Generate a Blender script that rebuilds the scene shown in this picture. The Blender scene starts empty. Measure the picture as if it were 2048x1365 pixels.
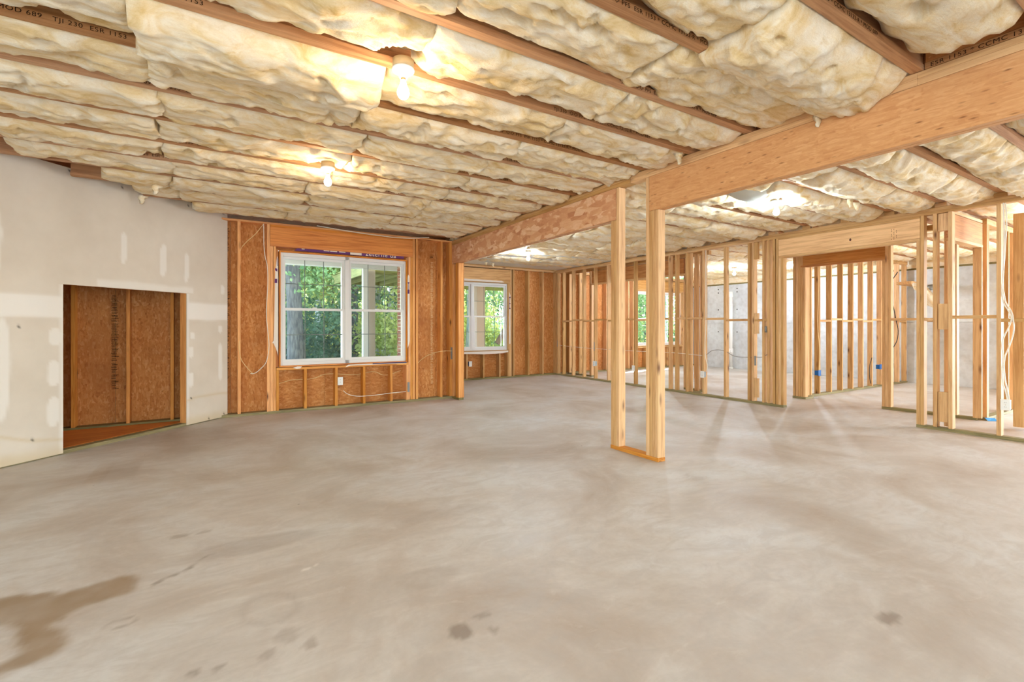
import bpy, bmesh, math, random
import numpy as np
from mathutils import Vector, Matrix, Euler
R = random.Random(7)
C = bpy.context.scene.collection
S = bpy.context.scene
PI = math.pi

# ------------------------------------------------------------------ camera
cam = bpy.data.cameras.new('camera'); co = bpy.data.objects.new('camera', cam); C.objects.link(co)
co.location = (0, 0, 1.22); co.rotation_euler = (PI/2, 0, -math.radians(32.05))
cam.sensor_width = 36; cam.lens = 966/2048*36; cam.shift_y = -29.9/2048
cam.clip_start = 0.05; cam.clip_end = 300
S.camera = co

# ------------------------------------------------------------------ world, sun, added fill lights at unseen doors, exposure
w = bpy.data.worlds.new('world'); S.world = w; w.use_nodes = True
nt = w.node_tree; nt.nodes.clear()
sky = nt.nodes.new('ShaderNodeTexSky'); sky.sky_type = 'NISHITA'; sky.sun_disc = False
sky.sun_elevation = math.radians(48); sky.sun_rotation = math.radians(62); sky.air_density = 1.2; sky.dust_density = 2.0
bg = nt.nodes.new('ShaderNodeBackground'); bg.inputs[1].default_value = 2.0
wo = nt.nodes.new('ShaderNodeOutputWorld')
nt.links.new(sky.outputs[0], bg.inputs[0]); nt.links.new(bg.outputs[0], wo.inputs[0])
sl = bpy.data.lights.new('sun', 'SUN'); sl.energy = 52.0; sl.angle = 0.009; sl.color = (1.0, .93, .80)
so = bpy.data.objects.new('sun', sl); C.objects.link(so)
so.rotation_euler = Vector((0.80, 0.42, 0.85)).to_track_quat('Z', 'Y').to_euler(); so.location = (20, 25, 30)

def area(name, loc, size, direction, power, col):
    l = bpy.data.lights.new(name, 'AREA'); l.shape = 'RECTANGLE'; l.size, l.size_y = size; l.energy = power; l.color = col
    o = bpy.data.objects.new(name, l); C.objects.link(o); o.location = loc
    o.rotation_euler = Vector(direction).to_track_quat('-Z', 'Y').to_euler()
area('fill_patio_door', (-.2, -4.75, 1.25), (3.8, 2.1), (0.25, 1, -0.02), 235, (.84, .92, 1.0))  # soft fill light added behind the camera
area('fill_side_door', (-5.1, -1.5, 1.25), (4.0, 2.1), (1, .25, -0.02), 225, (.88, .94, 1.0))  # fill light added out of view on the left
area('fill_far_door', (13.1, -1.2, 1.25), (4.4, 2.1), (-1, .35, -0.02), 1150, (.80, .90, 1.0))  # fill light added out of view to brighten the right rooms
BULB_WARM, BULB_COOL = 265.0, 780.0
S.view_settings.view_transform = 'Standard'; S.view_settings.look = 'None'
S.view_settings.gamma = 1.0; S.view_settings.use_curve_mapping = False; S.view_settings.exposure = 0.05
cy = S.cycles
cy.max_bounces = 8; cy.diffuse_bounces = 5; cy.glossy_bounces = 3; cy.transmission_bounces = 4; cy.transparent_max_bounces = 12
cy.sample_clamp_indirect = 6.0; cy.caustics_reflective = False; cy.caustics_refractive = False
cy.adaptive_threshold = 0.02; cy.use_light_tree = True; cy.use_denoising = True

# ------------------------------------------------------------------ helpers
def empty(name, label=None, cat=None, loc=(0, 0, 0), group=None, kind=None):
    o = bpy.data.objects.new(name, None); C.objects.link(o); o.location = loc; o.empty_display_size = .1
    return tag(o, label, cat, group, kind)
def tag(o, label=None, cat=None, group=None, kind=None):
    if label: o['label'] = label
    if cat: o['category'] = cat
    if group: o['group'] = group
    if kind: o['kind'] = kind
    return o
def par(o, p):
    if p is not None:
        o.parent = p
        M = Matrix.Translation(p.location); q = p.parent
        if p.rotation_euler[:] != (0, 0, 0) or q is not None: M = wm(p)
        o.matrix_parent_inverse = M.inverted()
    return o
def wm(o):
    m = o.matrix_basis.copy()
    if o.parent: m = wm(o.parent) @ o.matrix_parent_inverse @ m
    return m
def link(name, me, mat=None, p=None):
    o = bpy.data.objects.new(name, me); C.objects.link(o)
    if mat and not len(me.materials): me.materials.append(mat)
    return par(o, p)
_bc = {}
def boxmesh(a, b, c, mat, bev):
    k = (round(a, 3), round(b, 3), round(c, 3), mat.name if mat else '', bev)
    if k not in _bc:
        bm = bmesh.new(); bmesh.ops.create_cube(bm, size=1)
        bmesh.ops.scale(bm, vec=(a, b, c), verts=bm.verts)
        if bev: bmesh.ops.bevel(bm, geom=bm.edges[:], offset=min(bev, min(a, b, c)*.3), segments=1, affect='EDGES')
        me = bpy.data.meshes.new('box'); bm.to_mesh(me); bm.free()
        if mat: me.materials.append(mat)
        _bc[k] = me
    return _bc[k]
def box(name, x, y, z, mat, p=None, rz=0.0, piv=None, bev=.002, jit=0.0):
    """box between x=(x0,x1) ...; long axis becomes local X so that grain follows it; rz turns it about piv"""
    d = [abs(x[1]-x[0]), abs(y[1]-y[0]), abs(z[1]-z[0])]
    c = Vector(((x[0]+x[1])/2, (y[0]+y[1])/2, (z[0]+z[1])/2))
    i = d.index(max(d))
    if i == 0: m = Matrix.Identity(3); dm = d
    elif i == 1: m = Matrix.Rotation(PI/2, 3, 'Z'); dm = [d[1], d[0], d[2]]
    else: m = Matrix.Rotation(-PI/2, 3, 'Y'); dm = [d[2], d[1], d[0]]
    o = link(name, boxmesh(*dm, mat, bev))
    if rz:
        r = Matrix.Rotation(rz, 3, 'Z'); pv = Vector(piv) if piv else c
        c = r @ (c-pv) + pv; m = r @ m
    if jit: m = Euler((R.uniform(-jit, jit), R.uniform(-jit, jit), R.uniform(-jit, jit)*2)).to_matrix() @ m
    o.location = c; o.rotation_euler = m.to_euler()
    return par(o, p)
def mesh(name, vs, fs, mat=None, p=None, smooth=False):
    me = bpy.data.meshes.new(name); me.from_pydata([tuple(v) for v in vs], [], [tuple(f) for f in fs]); me.update()
    if smooth: me.polygons.foreach_set('use_smooth', [True]*len(me.polygons))
    return link(name, me, mat, p)
def boxes(name, lst, mat, p=None):
    vs = []; fs = []
    for (x0, x1, y0, y1, z0, z1) in lst:
        b = len(vs)
        vs += [(x0, y0, z0), (x1, y0, z0), (x1, y1, z0), (x0, y1, z0), (x0, y0, z1), (x1, y0, z1), (x1, y1, z1), (x0, y1, z1)]
        fs += [(b, b+3, b+2, b+1), (b+4, b+5, b+6, b+7), (b, b+1, b+5, b+4), (b+1, b+2, b+6, b+5), (b+2, b+3, b+7, b+6), (b+3, b, b+4, b+7)]
    return mesh(name, vs, fs, mat, p)
def lathe(name, prof, mat, p=None, loc=(0, 0, 0), n=24, axis=None):
    vs = []; fs = []
    for (r, z) in prof:
        for k in range(n): vs.append((r*math.cos(2*PI*k/n), r*math.sin(2*PI*k/n), z))
    m = len(prof)
    for j in range(m-1):
        for k in range(n):
            a = j*n+k; b = j*n+(k+1) % n; fs.append((a, b, b+n, a+n))
    fs.append(tuple(range(n-1, -1, -1))); fs.append(tuple((m-1)*n+k for k in range(n)))
    o = mesh(name, vs, fs, mat, None, True); o.location = loc
    if axis: o.rotation_euler = Vector(axis).to_track_quat('Z', 'Y').to_euler()
    return par(o, p)
def cable(name, pts, r, mat, p=None, flat=1.0):
    cu = bpy.data.curves.new(name, 'CURVE'); cu.dimensions = '3D'; cu.bevel_depth = r; cu.bevel_resolution = 2; cu.resolution_u = 6
    sp = cu.splines.new('BEZIER'); sp.bezier_points.add(len(pts)-1)
    for b, q in zip(sp.bezier_points, pts): b.co = q; b.handle_left_type = b.handle_right_type = 'AUTO'
    cu.materials.append(mat); o = bpy.data.objects.new(name, cu); C.objects.link(o)
    dg = bpy.context.evaluated_depsgraph_get(); me = bpy.data.meshes.new_from_object(o.evaluated_get(dg)); me.name = name; bpy.data.objects.remove(o)
    if not len(me.materials): me.materials.append(mat)
    return link(name, me, mat, p)
def text(name, body, loc, size, rot, mat, p=None, sx=1.0):
    cu = bpy.data.curves.new(name, 'FONT'); cu.body = body; cu.size = size; cu.extrude = .0002; cu.space_character = 1.1
    cu.materials.append(mat); o = bpy.data.objects.new(name, cu); C.objects.link(o); o.location = loc; o.rotation_euler = rot; o.scale = (sx, 1, 1)
    return par(o, p)

# value noise (numpy)
_rt = np.random.RandomState(3).rand(65536)
def vn(x, y, s=0):
    xi = np.floor(x).astype(np.int64); yi = np.floor(y).astype(np.int64); fx = x-xi; fy = y-yi
    fx = fx*fx*(3-2*fx); fy = fy*fy*(3-2*fy)
    h = lambda a, b: _rt[((a*73856093) ^ (b*19349663) ^ (s*83492791)) & 65535]
    return (h(xi, yi)*(1-fx)+h(xi+1, yi)*fx)*(1-fy)+(h(xi, yi+1)*(1-fx)+h(xi+1, yi+1)*fx)*fy
def fbm(x, y, s=0, o=4):
    t = 0; a = .5; n = 0
    for i in range(o): t = t+a*vn(x, y, s+i); n += a; a *= .5; x = x*2.03+7.1; y = y*2.03+3.7
    return t/n
def sm(a, b, x): t = np.clip((x-a)/(b-a), 0, 1); return t*t*(3-2*t)

# ------------------------------------------------------------------ materials
class NT:
    def __init__(s, name, rough=.7, spec=.3):
        s.m = bpy.data.materials.new(name); s.m.use_nodes = True; s.t = s.m.node_tree; s.b = s.t.nodes['Principled BSDF']
        s.b.inputs['Roughness'].default_value = rough; s.b.inputs['Specular IOR Level'].default_value = spec
    def n(s, typ, **kw):
        q = s.t.nodes.new(typ)
        for k, v in kw.items():
            if k in q.inputs: q.inputs[k].default_value = v
            else: setattr(q, k, v)
        return q
    def l(s, a, b): s.t.links.new(a, b)
    def math(s, op, a, b=None, c=None):
        q = s.n('ShaderNodeMath', operation=op)
        for i, v in enumerate((a, b, c)):
            if v is None: continue
            if isinstance(v, (int, float)): q.inputs[i].default_value = v
            else: s.l(v, q.inputs[i])
        return q.outputs[0]
    def mix(s, f, a, b, bt='MIX'):
        q = s.n('ShaderNodeMix', data_type='RGBA', blend_type=bt)
        for i, v in ((0, f), (6, a), (7, b)):
            if isinstance(v, (int, float)): q.inputs[i].default_value = v
            elif isinstance(v, (tuple, list)): q.inputs[i].default_value = (*v, 1)
            else: s.l(v, q.inputs[i])
        return q.outputs[2]
    def ramp(s, f, *st):
        q = s.n('ShaderNodeValToRGB'); e = q.color_ramp.elements
        while len(e) < len(st): e.new(.5)
        for k, (p_, c_) in zip(e, st): k.position = p_; k.color = (*c_, 1) if isinstance(c_, tuple) else (c_, c_, c_, 1)
        s.l(f, q.inputs[0]); return q.outputs[0]
    def coord(s, scale=(1, 1, 1), rnd=0.0, rot=(0, 0, 0), which='Object'):
        tc = s.n('ShaderNodeTexCoord').outputs[which]; v = tc
        if rnd:
            oi = s.n('ShaderNodeObjectInfo').outputs['Random']
            mm = s.n('ShaderNodeVectorMath', operation='MULTIPLY_ADD'); s.l(oi, mm.inputs[0]); mm.inputs[1].default_value = (rnd, rnd*.7, rnd*1.3); s.l(tc, mm.inputs[2]); v = mm.outputs[0]
        mp = s.n('ShaderNodeMapping'); mp.inputs['Scale'].default_value = scale; mp.inputs['Rotation'].default_value = rot; s.l(v, mp.inputs[0]); return mp.outputs[0]
    def noise(s, v, scale, detail=3, rough=.5, dist=0):
        q = s.n('ShaderNodeTexNoise'); q.inputs['Scale'].default_value = scale; q.inputs['Detail'].default_value = detail; q.inputs['Roughness'].default_value = rough; q.inputs['Distortion'].default_value = dist
        s.l(v, q.inputs['Vector']); return q.outputs[0]
    def vor(s, v, scale, out='Distance', rand=1.0):
        q = s.n('ShaderNodeTexVoronoi'); q.inputs['Scale'].default_value = scale; q.inputs['Randomness'].default_value = rand; s.l(v, q.inputs['Vector']); return q.outputs[out]
    def col(s, c):
        if isinstance(c, tuple): s.b.inputs['Base Color'].default_value = (*c, 1)
        else: s.l(c, s.b.inputs['Base Color'])
    def bump(s, h, st=.3, d=.01):
        q = s.n('ShaderNodeBump'); q.inputs['Strength'].default_value = st; q.inputs['Distance'].default_value = d; s.l(h, q.inputs['Height']); s.l(q.outputs[0], s.b.inputs['Normal'])
def lin(r, g, b):
    f = lambda v: (v/255/12.92) if v/255 <= .04045 else ((v/255+.055)/1.055)**2.4
    return (f(r), f(g), f(b))
def plain(name, c, rough=.6, spec=.3, metal=0):
    q = NT(name, rough, spec); q.col(c); q.b.inputs['Metallic'].default_value = metal; return q.m
def wood(name, light, dark, knot, kn=.72, rough=.65, var=.25):
    q = NT(name, rough, .25)
    v = q.coord((1, 1, 1), 37)
    v1 = q.coord((.7, 13, 13), 37); g = q.noise(v1, 3.2, 4, .6, .6)
    c = q.ramp(g, (.34, dark), (.58, light))
    v2 = q.coord((9, 160, 160), 37); g2 = q.noise(v2, 1.0, 2)
    c = q.mix(q.math('MULTIPLY', g2, .35), c, dark, 'MULTIPLY')
    big = q.noise(v, 1.3, 2); c = q.mix(q.ramp(big, (.35, .0), (.75, .45)), c, tuple(min(1, a*1.18) for a in light))
    vk = q.coord((3.2, 11, 11), 53)
    d = q.vor(vk, 1.0, 'Distance', .9); cc = q.vor(vk, 1.0, 'Color', .9)
    sel = q.ramp(cc, (kn, 0.0), (kn+.03, 1.0)); kd = q.ramp(d, (.05, 1.0), (.15, .45), (.26, 0.0))
    c = q.mix(q.math('MULTIPLY', sel, kd), c, knot)
    oi = q.n('ShaderNodeObjectInfo').outputs['Random']
    hs = q.n('ShaderNodeHueSaturation'); q.l(c, hs.inputs['Color'])
    q.l(q.math('MULTIPLY_ADD', oi, var, 1-var/2), hs.inputs['Value'])
    q.l(q.math('MULTIPLY_ADD', oi, -.18, 1.07), hs.inputs['Saturation'])
    q.col(hs.outputs[0]); q.bump(g2, .25, .002); return q.m
PINE = wood('pine_framing', lin(214, 172, 118), lin(184, 136, 84), lin(104, 62, 34), .68, .65, .4)
PINE_WARM = wood('pine_warm_lit', lin(230, 166, 92), lin(200, 128, 62), lin(98, 52, 24), .70, .65, .35)  # amber copy of the pine, warm bulb light put into the colour
TREAT = wood('treated_lumber', lin(150, 136, 92), lin(112, 102, 66), lin(70, 60, 38), .8)
LVL = wood('laminated_flange', lin(200, 152, 108), lin(164, 114, 74), lin(110, 74, 54), .93)
HDR_M = wood('header_lumber_brown', lin(204, 146, 88), lin(168, 108, 60), lin(86, 42, 20), .86)
HDR = wood('header_lumber', lin(222, 176, 116), lin(186, 132, 74), lin(92, 48, 30), .86)
HDR_WARM = wood('header_lumber_warm_lit', lin(228, 150, 70), lin(196, 112, 46), lin(86, 42, 20), .86)  # amber copy of the header lumber, tinted with the warm light
def osb(name, cols, scale=1.0, stain=.4, fine=False, nmix=.32):
    q = NT(name, .7, .25)
    v = q.coord((1, 1, 1), 19)
    wv = q.n('ShaderNodeTexNoise'); wv.inputs['Scale'].default_value = 5*scale; q.l(v, wv.inputs['Vector'])
    dm = q.n('ShaderNodeVectorMath', operation='MULTIPLY_ADD'); q.l(wv.outputs['Color'], dm.inputs[0]); dm.inputs[1].default_value = (.035/scale,)*3; q.l(v, dm.inputs[2])
    def fl(rot, st):
        mp = q.n('ShaderNodeMapping'); mp.inputs['Scale'].default_value = st; mp.inputs['Rotation'].default_value = rot; q.l(dm.outputs[0], mp.inputs[0])
        vv = q.n('ShaderNodeTexVoronoi'); vv.inputs['Scale'].default_value = scale; q.l(mp.outputs[0], vv.inputs['Vector']); return vv
    k = (14, 44, 44) if not fine else (12, 110, 110)
    a = fl((.5, .6, .45), k); b = fl((-.5, -.4, -.7), k); c = fl((.2, 1.5, 1.4), k)
    ca = q.n('ShaderNodeSeparateColor'); q.l(a.outputs['Color'], ca.inputs[0])
    cb = q.n('ShaderNodeSeparateColor'); q.l(b.outputs['Color'], cb.inputs[0])
    cc = q.n('ShaderNodeSeparateColor'); q.l(c.outputs['Color'], cc.inputs[0])
    n1 = q.noise(v, 9*scale, 3); n2 = q.noise(v, 14*scale, 3, .5, .5)
    f1 = q.mix(q.ramp(n1, (.48, 0.), (.52, 1.)), ca.outputs[0], cb.outputs[0])
    f2 = q.mix(q.ramp(n2, (.56, 0.), (.60, 1.)), f1, cc.outputs[0])
    n4 = q.noise(v, 26*scale, 5, .7); mm_ = q.n('ShaderNodeMix', data_type='FLOAT'); mm_.inputs[0].default_value = nmix; q.l(f2, mm_.inputs[2]); q.l(q.ramp(n4, (.25, 0.), (.75, 1.)), mm_.inputs[3]); f2 = mm_.outputs[0]
    col = q.ramp(f2, (0.0, cols[0]), (.25, cols[1]), (.65, cols[2]), (1.0, cols[3]))
    gr = q.noise(q.coord((20, 160, 160), 19), 1.0, 2); col = q.mix(q.math('MULTIPLY', gr, .45), col, cols[0], 'MULTIPLY')
    st = q.noise(v, 1.6, 4, .6); col = q.mix(q.ramp(st, (.45, 0.0), (.75, stain)), col, cols[0])
    if fine:
        dv = q.coord((9, 34, 34), 5); dd = q.vor(dv, 1.0, 'Distance'); dc = q.vor(dv, 1.0, 'Color')
        col = q.mix(q.math('MULTIPLY', q.ramp(dc, (.50, 0.), (.55, .8)), q.ramp(dd, (.05, 1.), (.22, 0.))), col, lin(116, 66, 34))
    q.col(col); q.bump(f2, .12, .002); return q.m
OSB = osb('osb_sheathing', (lin(156, 94, 46), lin(200, 132, 70), lin(214, 150, 86), lin(234, 182, 122)), 1.1, .7)
OSB_BEAM = osb('osb_beam_face', (lin(188, 128, 90), lin(214, 160, 118), lin(224, 176, 134), lin(244, 214, 180)), .45, .3, False, .10)
LSL = osb('strand_lumber', (lin(198, 140, 92), lin(216, 164, 112), lin(222, 172, 120), lin(230, 184, 134)), .7, .25, True)

def batt_mat():
    q = NT('fiberglass_wool', .95, .05)
    v = q.coord((1, 1, 1), 11)
    a = q.noise(q.coord((1.2, 2.6, 2.6), 11), 3.0, 5, .62, 1.2)
    b = q.noise(q.coord((1, 1.8, 1.8), 23), 11, 4, .6, .8)
    c = q.ramp(a, (.28, lin(222, 186, 124)), (.42, lin(240, 214, 168)), (.55, lin(248, 232, 204)), (.75, lin(253, 246, 232)))
    c = q.mix(q.ramp(b, (.54, 0.0), (.78, .5)), c, lin(216, 182, 116))
    f = q.noise(q.coord((12, 60, 60), 31), 4.0, 4, .7, 2.0)
    c = q.mix(q.ramp(f, (.3, .22), (.6, 0.0)), c, lin(186, 156, 100))
    q.col(c)
    at = q.n('ShaderNodeAttribute', attribute_name='tint'); c = q.mix(q.math('MULTIPLY', at.outputs['Fac'], .75), c, lin(218, 178, 108))
    g = q.noise(q.coord((22, 90, 90), 13), 5.0, 3, .7, 3.0); g3 = q.noise(q.coord((1, 1.6, 1.6), 7), 34, 5, .7, 1.0)
    c = q.mix(q.ramp(g3, (.50, 0.), (.72, .30)), c, lin(184, 152, 96)); c = q.mix(q.ramp(g, (.55, 0.), (.75, .35)), c, lin(255, 252, 240))
    h = q.math('ADD', q.math('ADD', q.math('MULTIPLY', b, .8), q.math('MULTIPLY', f, .45)), q.math('MULTIPLY', g3, .5)); q.bump(h, .6, .014)
    q.b.inputs['Subsurface Weight'].default_value = 0.0
    return q.m
WOOL = batt_mat()

def floor_mat():
    q = NT('concrete_slab', .55, .30)
    v = q.coord()
    a = q.noise(q.coord((1, 1, 1)), .9, 6, .62, .5); b = q.noise(q.coord((1, 2.2, 1), 0, (0, 0, .6)), 3.3, 6, .65, 1.6); d = q.noise(v, 38, 3, .6)
    c = q.ramp(a, (.34, lin(186, 174, 162)), (.50, lin(208, 203, 197)), (.64, lin(218, 219, 219)))
    c = q.mix(q.ramp(b, (.38, .45), (.56, 0.0)), c, lin(186, 180, 174))
    c = q.mix(q.ramp(b, (.58, 0.0), (.76, .4)), c, lin(226, 224, 220))
    c = q.mix(q.math('MULTIPLY', d, .16), c, lin(120, 105, 90))
    at = q.n('ShaderNodeAttribute', attribute_name='stain'); sp = q.n('ShaderNodeSeparateColor'); q.l(at.outputs['Color'], sp.inputs[0])
    c = q.mix(q.math('MULTIPLY', sp.outputs[0], .85), c, lin(146, 122, 92))
    c = q.mix(q.math('MULTIPLY', sp.outputs[1], .75), c, lin(122, 106, 92))
    c = q.mix(q.math('MULTIPLY', sp.outputs[2], .8), c, lin(236, 232, 226))
    sk = q.vor(v, 2.6, 'Distance'); sc = q.vor(v, 2.6, 'Color'); s1 = q.math('MULTIPLY', q.ramp(sk, (.014, 1.0), (.026, 0.0)), q.ramp(sc, (.35, 0.), (.36, 1.)))
    c = q.mix(q.math('MULTIPLY', s1, .8), c, lin(80, 66, 52))
    q.col(c); q.l(q.ramp(b, (.35, .42), (.7, .62)), q.b.inputs['Roughness']); q.bump(q.math('ADD', b, q.math('MULTIPLY', d, .4)), .06, .01); return q.m
FLOOR = floor_mat()
def conc_wall():
    q = NT('poured_concrete_wall', .8, .2)
    v = q.coord(); a = q.noise(v, 1.4, 6, .65); b = q.noise(v, 9, 4)
    c = q.ramp(a, (.30, lin(190, 192, 194)), (.65, lin(218, 223, 227)))
    c = q.mix(q.ramp(b, (.45, .0), (.7, .25)), c, lin(150, 146, 140))
    gz = q.n('ShaderNodeTexCoord'); sx = q.n('ShaderNodeSeparateXYZ'); q.l(gz.outputs['Object'], sx.inputs[0])
    q.col(c); q.bump(b, .2, .01); return q.m
CONC = conc_wall()
def dry_mat():
    q = NT('drywall_paper', .85, .15)
    at = q.n('ShaderNodeAttribute', attribute_name='mud'); sp = q.n('ShaderNodeSeparateColor'); q.l(at.outputs['Color'], sp.inputs[0])
    n = q.noise(q.coord(), 2.2, 4, .6)
    c = q.ramp(n, (.3, lin(212, 201, 186)), (.7, lin(222, 212, 198)))
    c = q.mix(sp.outputs[0], c, lin(236, 231, 224)); c = q.mix(q.math('MULTIPLY', sp.outputs[1], .6), c, lin(206, 184, 142)); c = q.mix(sp.outputs[2], c, lin(60, 44, 30))
    q.col(c); q.bump(n, .05, .01); return q.m
DRY = dry_mat()
VINYL = plain('white_vinyl', lin(226, 224, 222), .35, .5)
GRID = plain('window_grille', lin(112, 116, 110), .5, .4)
WHITE = plain('white_plastic', lin(236, 234, 230), .35, .5)
PORC = plain('porcelain', lin(240, 238, 232), .25, .5)
PVC = plain('pvc_pipe', lin(238, 238, 234), .35, .5)
BLUE = plain('blue_plastic', lin(24, 92, 160), .45, .4)
GREYP = plain('grey_steel_plate', lin(140, 142, 142), .45, .5, .6)
BEIGEB = plain('junction_box_plastic', lin(206, 176, 128), .5, .4)
CABW = plain('white_cable_jacket', lin(232, 226, 212), .45, .4)
CABY = plain('yellowish_cable_jacket', lin(226, 196, 140), .45, .4)
CABK = plain('black_cable_jacket', lin(34, 33, 34), .5, .4)
WRAPW = plain('house_wrap_white', lin(232, 220, 208), .6, .3)
WRAPP = plain('house_wrap_purple', lin(98, 52, 110), .6, .3)
INK = plain('ink_stamp', lin(46, 28, 14), .8, .1)
INKL = plain('pale_stamp', lin(222, 188, 142), .8, .1)
SLOT = plain('dark_slot', lin(60, 52, 46), .6, .3)
BRASS = plain('screw_shell', lin(190, 150, 110), .35, .5, .7)
MEMB = plain('grey_duct_wrap', lin(206, 208, 200), .7, .2)
def emis(name, col, st):
    q = NT(name, .3); q.b.inputs['Emission Color'].default_value = (*col, 1); q.b.inputs['Emission Strength'].default_value = st; q.col((.8, .8, .8)); return q.m
LW2 = emis('warm_bulb_glass_far', (.78, .88, 1.0), 1900.0); LW = emis('warm_bulb_glass', (1.0, .78, .50), BULB_WARM); LC = LC2 = emis('soft_cool_bulb_glass', (.72, .88, 1.0), 1000.0); LC = emis('cool_bulb_glass', (.74, .90, 1.0), BULB_COOL)
def glass_mat():
    m = bpy.data.materials.new('window_glass'); m.use_nodes = True; t = m.node_tree; t.nodes.clear()
    tr = t.nodes.new('ShaderNodeBsdfTransparent'); tr.inputs[0].default_value = (.96, .98, .97, 1)
    gl = t.nodes.new('ShaderNodeBsdfGlossy'); gl.inputs['Roughness'].default_value = .02; fr = t.nodes.new('ShaderNodeFresnel'); fr.inputs[0].default_value = 1.45
    mx = t.nodes.new('ShaderNodeMixShader'); o = t.nodes.new('ShaderNodeOutputMaterial')
    ge = t.nodes.new('ShaderNodeNewGeometry'); mu = t.nodes.new('ShaderNodeMath'); mu.operation = 'MULTIPLY_ADD'; mu.inputs[1].default_value = -1.0; mu.inputs[2].default_value = 1.0; m2 = t.nodes.new('ShaderNodeMath'); m2.operation = 'MULTIPLY'
    t.links.new(ge.outputs['Backfacing'], mu.inputs[0]); t.links.new(mu.outputs[0], m2.inputs[0]); t.links.new(fr.outputs[0], m2.inputs[1]); t.links.new(m2.outputs[0], mx.inputs[0]); t.links.new(tr.outputs[0], mx.inputs[1]); t.links.new(gl.outputs[0], mx.inputs[2]); t.links.new(mx.outputs[0], o.inputs[0]); return m
GLASS = glass_mat()
def leaf_mat(name, c1, c2):
    q = NT(name, .5, .3); oi = q.noise(q.coord(), 1.1, 2); q_ = q.ramp(oi, (.35, c1), (.65, c2)); q.col(q_)
    tl = q.n('ShaderNodeBsdfTranslucent'); q.l(q_, tl.inputs[0]); mx = q.n('ShaderNodeMixShader'); mx.inputs[0].default_value = .5
    out = q.t.nodes['Material Output']; q.l(q.b.outputs[0], mx.inputs[1]); q.l(tl.outputs[0], mx.inputs[2]); q.l(mx.outputs[0], out.inputs[0]); return q.m
LEAFS = [leaf_mat('leaves_green', lin(90, 128, 88), lin(142, 172, 116)), leaf_mat('leaves_yellow_green', lin(140, 160, 92), lin(206, 212, 134)), leaf_mat('leaves_dark', lin(64, 100, 84), lin(106, 140, 110))]
def bark_mat(name, a, b):
    q = NT(name, .9, .1); n = q.noise(q.coord((6, 6, 1.0)), 4, 4); q.col(q.ramp(n, (.35, a), (.65, b))); q.bump(n, .6, .03); return q.m
BARK = bark_mat('dark_bark', lin(74, 76, 80), lin(112, 112, 112)); BARKP = bark_mat('pale_bark', lin(150, 156, 162), lin(200, 204, 206))

# ------------------------------------------------------------------ floor
xs = np.unique(np.concatenate([np.linspace(-5, -1.4, 8), np.arange(-1.4, 3.0, .02), np.linspace(3, 13, 14)]))
ys = np.unique(np.concatenate([np.linspace(-4.8, .4, 8), np.arange(.4, 3.8, .02), np.linspace(3.8, 9.95, 14)]))
XX, YY = np.meshgrid(xs, ys); nx, ny = len(xs), len(ys)
vs = np.stack([XX.ravel(), YY.ravel(), np.zeros(nx*ny)], 1)
idx = np.arange(nx*ny).reshape(ny, nx)
fs = np.stack([idx[:-1, :-1].ravel(), idx[:-1, 1:].ravel(), idx[1:, 1:].ravel(), idx[1:, :-1].ravel()], 1)
def pip(px_, py_, poly):
    ins = np.zeros(px_.shape, bool); n = len(poly); j = n-1
    for i in range(n):
        xi, yi = poly[i]; xj, yj = poly[j]
        cnd = ((yi > py_) != (yj > py_)) & (px_ < (xj-xi)*(py_-yi)/(yj-yi+1e-12)+xi); ins ^= cnd; j = i
    return ins
st1 = [(-.95, 3.05), (-.794, 3.042), (-.75, 3.056), (-.68, 3.012), (-.616, 3.005), (-.575, 2.951), (-.504, 2.965), (-.431, 2.996), (-.368, 3.003), (-.312, 2.977), (-.278, 2.9), (-.277, 2.828), (-.317, 2.793), (-.385, 2.779), (-.483, 2.759), (-.501, 2.737), (-.517, 2.704), (-.524, 2.66), (-.535, 2.687), (-.549, 2.67), (-.535, 2.637), (-.487, 2.604), (-.468, 2.516), (-.453, 2.483), (-.461, 2.438), (-.495, 2.417), (-.542, 2.398), (-.62, 2.376), (-.80, 2.36), (-.95, 2.45), (-.64, 2.455), (-.591, 2.511), (-.619, 2.539), (-.612, 2.6), (-.644, 2.645), (-.646, 2.704), (-.672, 2.726), (-.721, 2.764), (-.95, 2.78)]
wx = XX+(fbm(XX*14, YY*14, 5)-.5)*.03; wy = YY+(fbm(XX*14, YY*14, 9)-.5)*.03
r0 = pip(wx, wy, st1).astype(float)
for _ in range(1): r0[1:-1, 1:-1] = (r0[1:-1, 1:-1]*2+r0[:-2, 1:-1]+r0[2:, 1:-1]+r0[1:-1, :-2]+r0[1:-1, 2:])/6
r0 *= .75+.5*fbm(XX*9, YY*9, 2)-.1
g0 = np.zeros_like(r0); b0 = np.zeros_like(r0)
def spot(a, x, y, rx, ry, amp, rot=0, ring=False):
    dx = wx-x; dy = wy-y; c, s_ = math.cos(rot), math.sin(rot); u = (dx*c+dy*s_)/rx; v = (-dx*s_+dy*c)/ry; d = np.sqrt(u*u+v*v)
    f = (1-sm(.75, 1.1, d)) if not ring else np.exp(-((d-1)/.16)**2)
    np.maximum(a, f*amp, out=a)
for s in [(.845, 1.749, .045, .06, .8), (.969, 1.793, .05, .02, .5), (.96, 1.681, .02, .03, .5), (2.40, .87, .07, .035, .75), (-.146, 3.399, .05, .03, .5), (-.023, 3.386, .04, .03, .4), (.26, 2.09, .05, .06, .35), (.33, 1.98, .03, .04, .5), (.18, 2.0, .03, .03, .45), (.02, 2.02, .02, .02, .6), (-.05, 2.03, .02, .02, .6), (.9, 2.2, .16, .1, .22), (1.3, 2.9, .3, .1, .15), (.2, 3.05, .35, .12, .3)]: spot(g0, *s)
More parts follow.
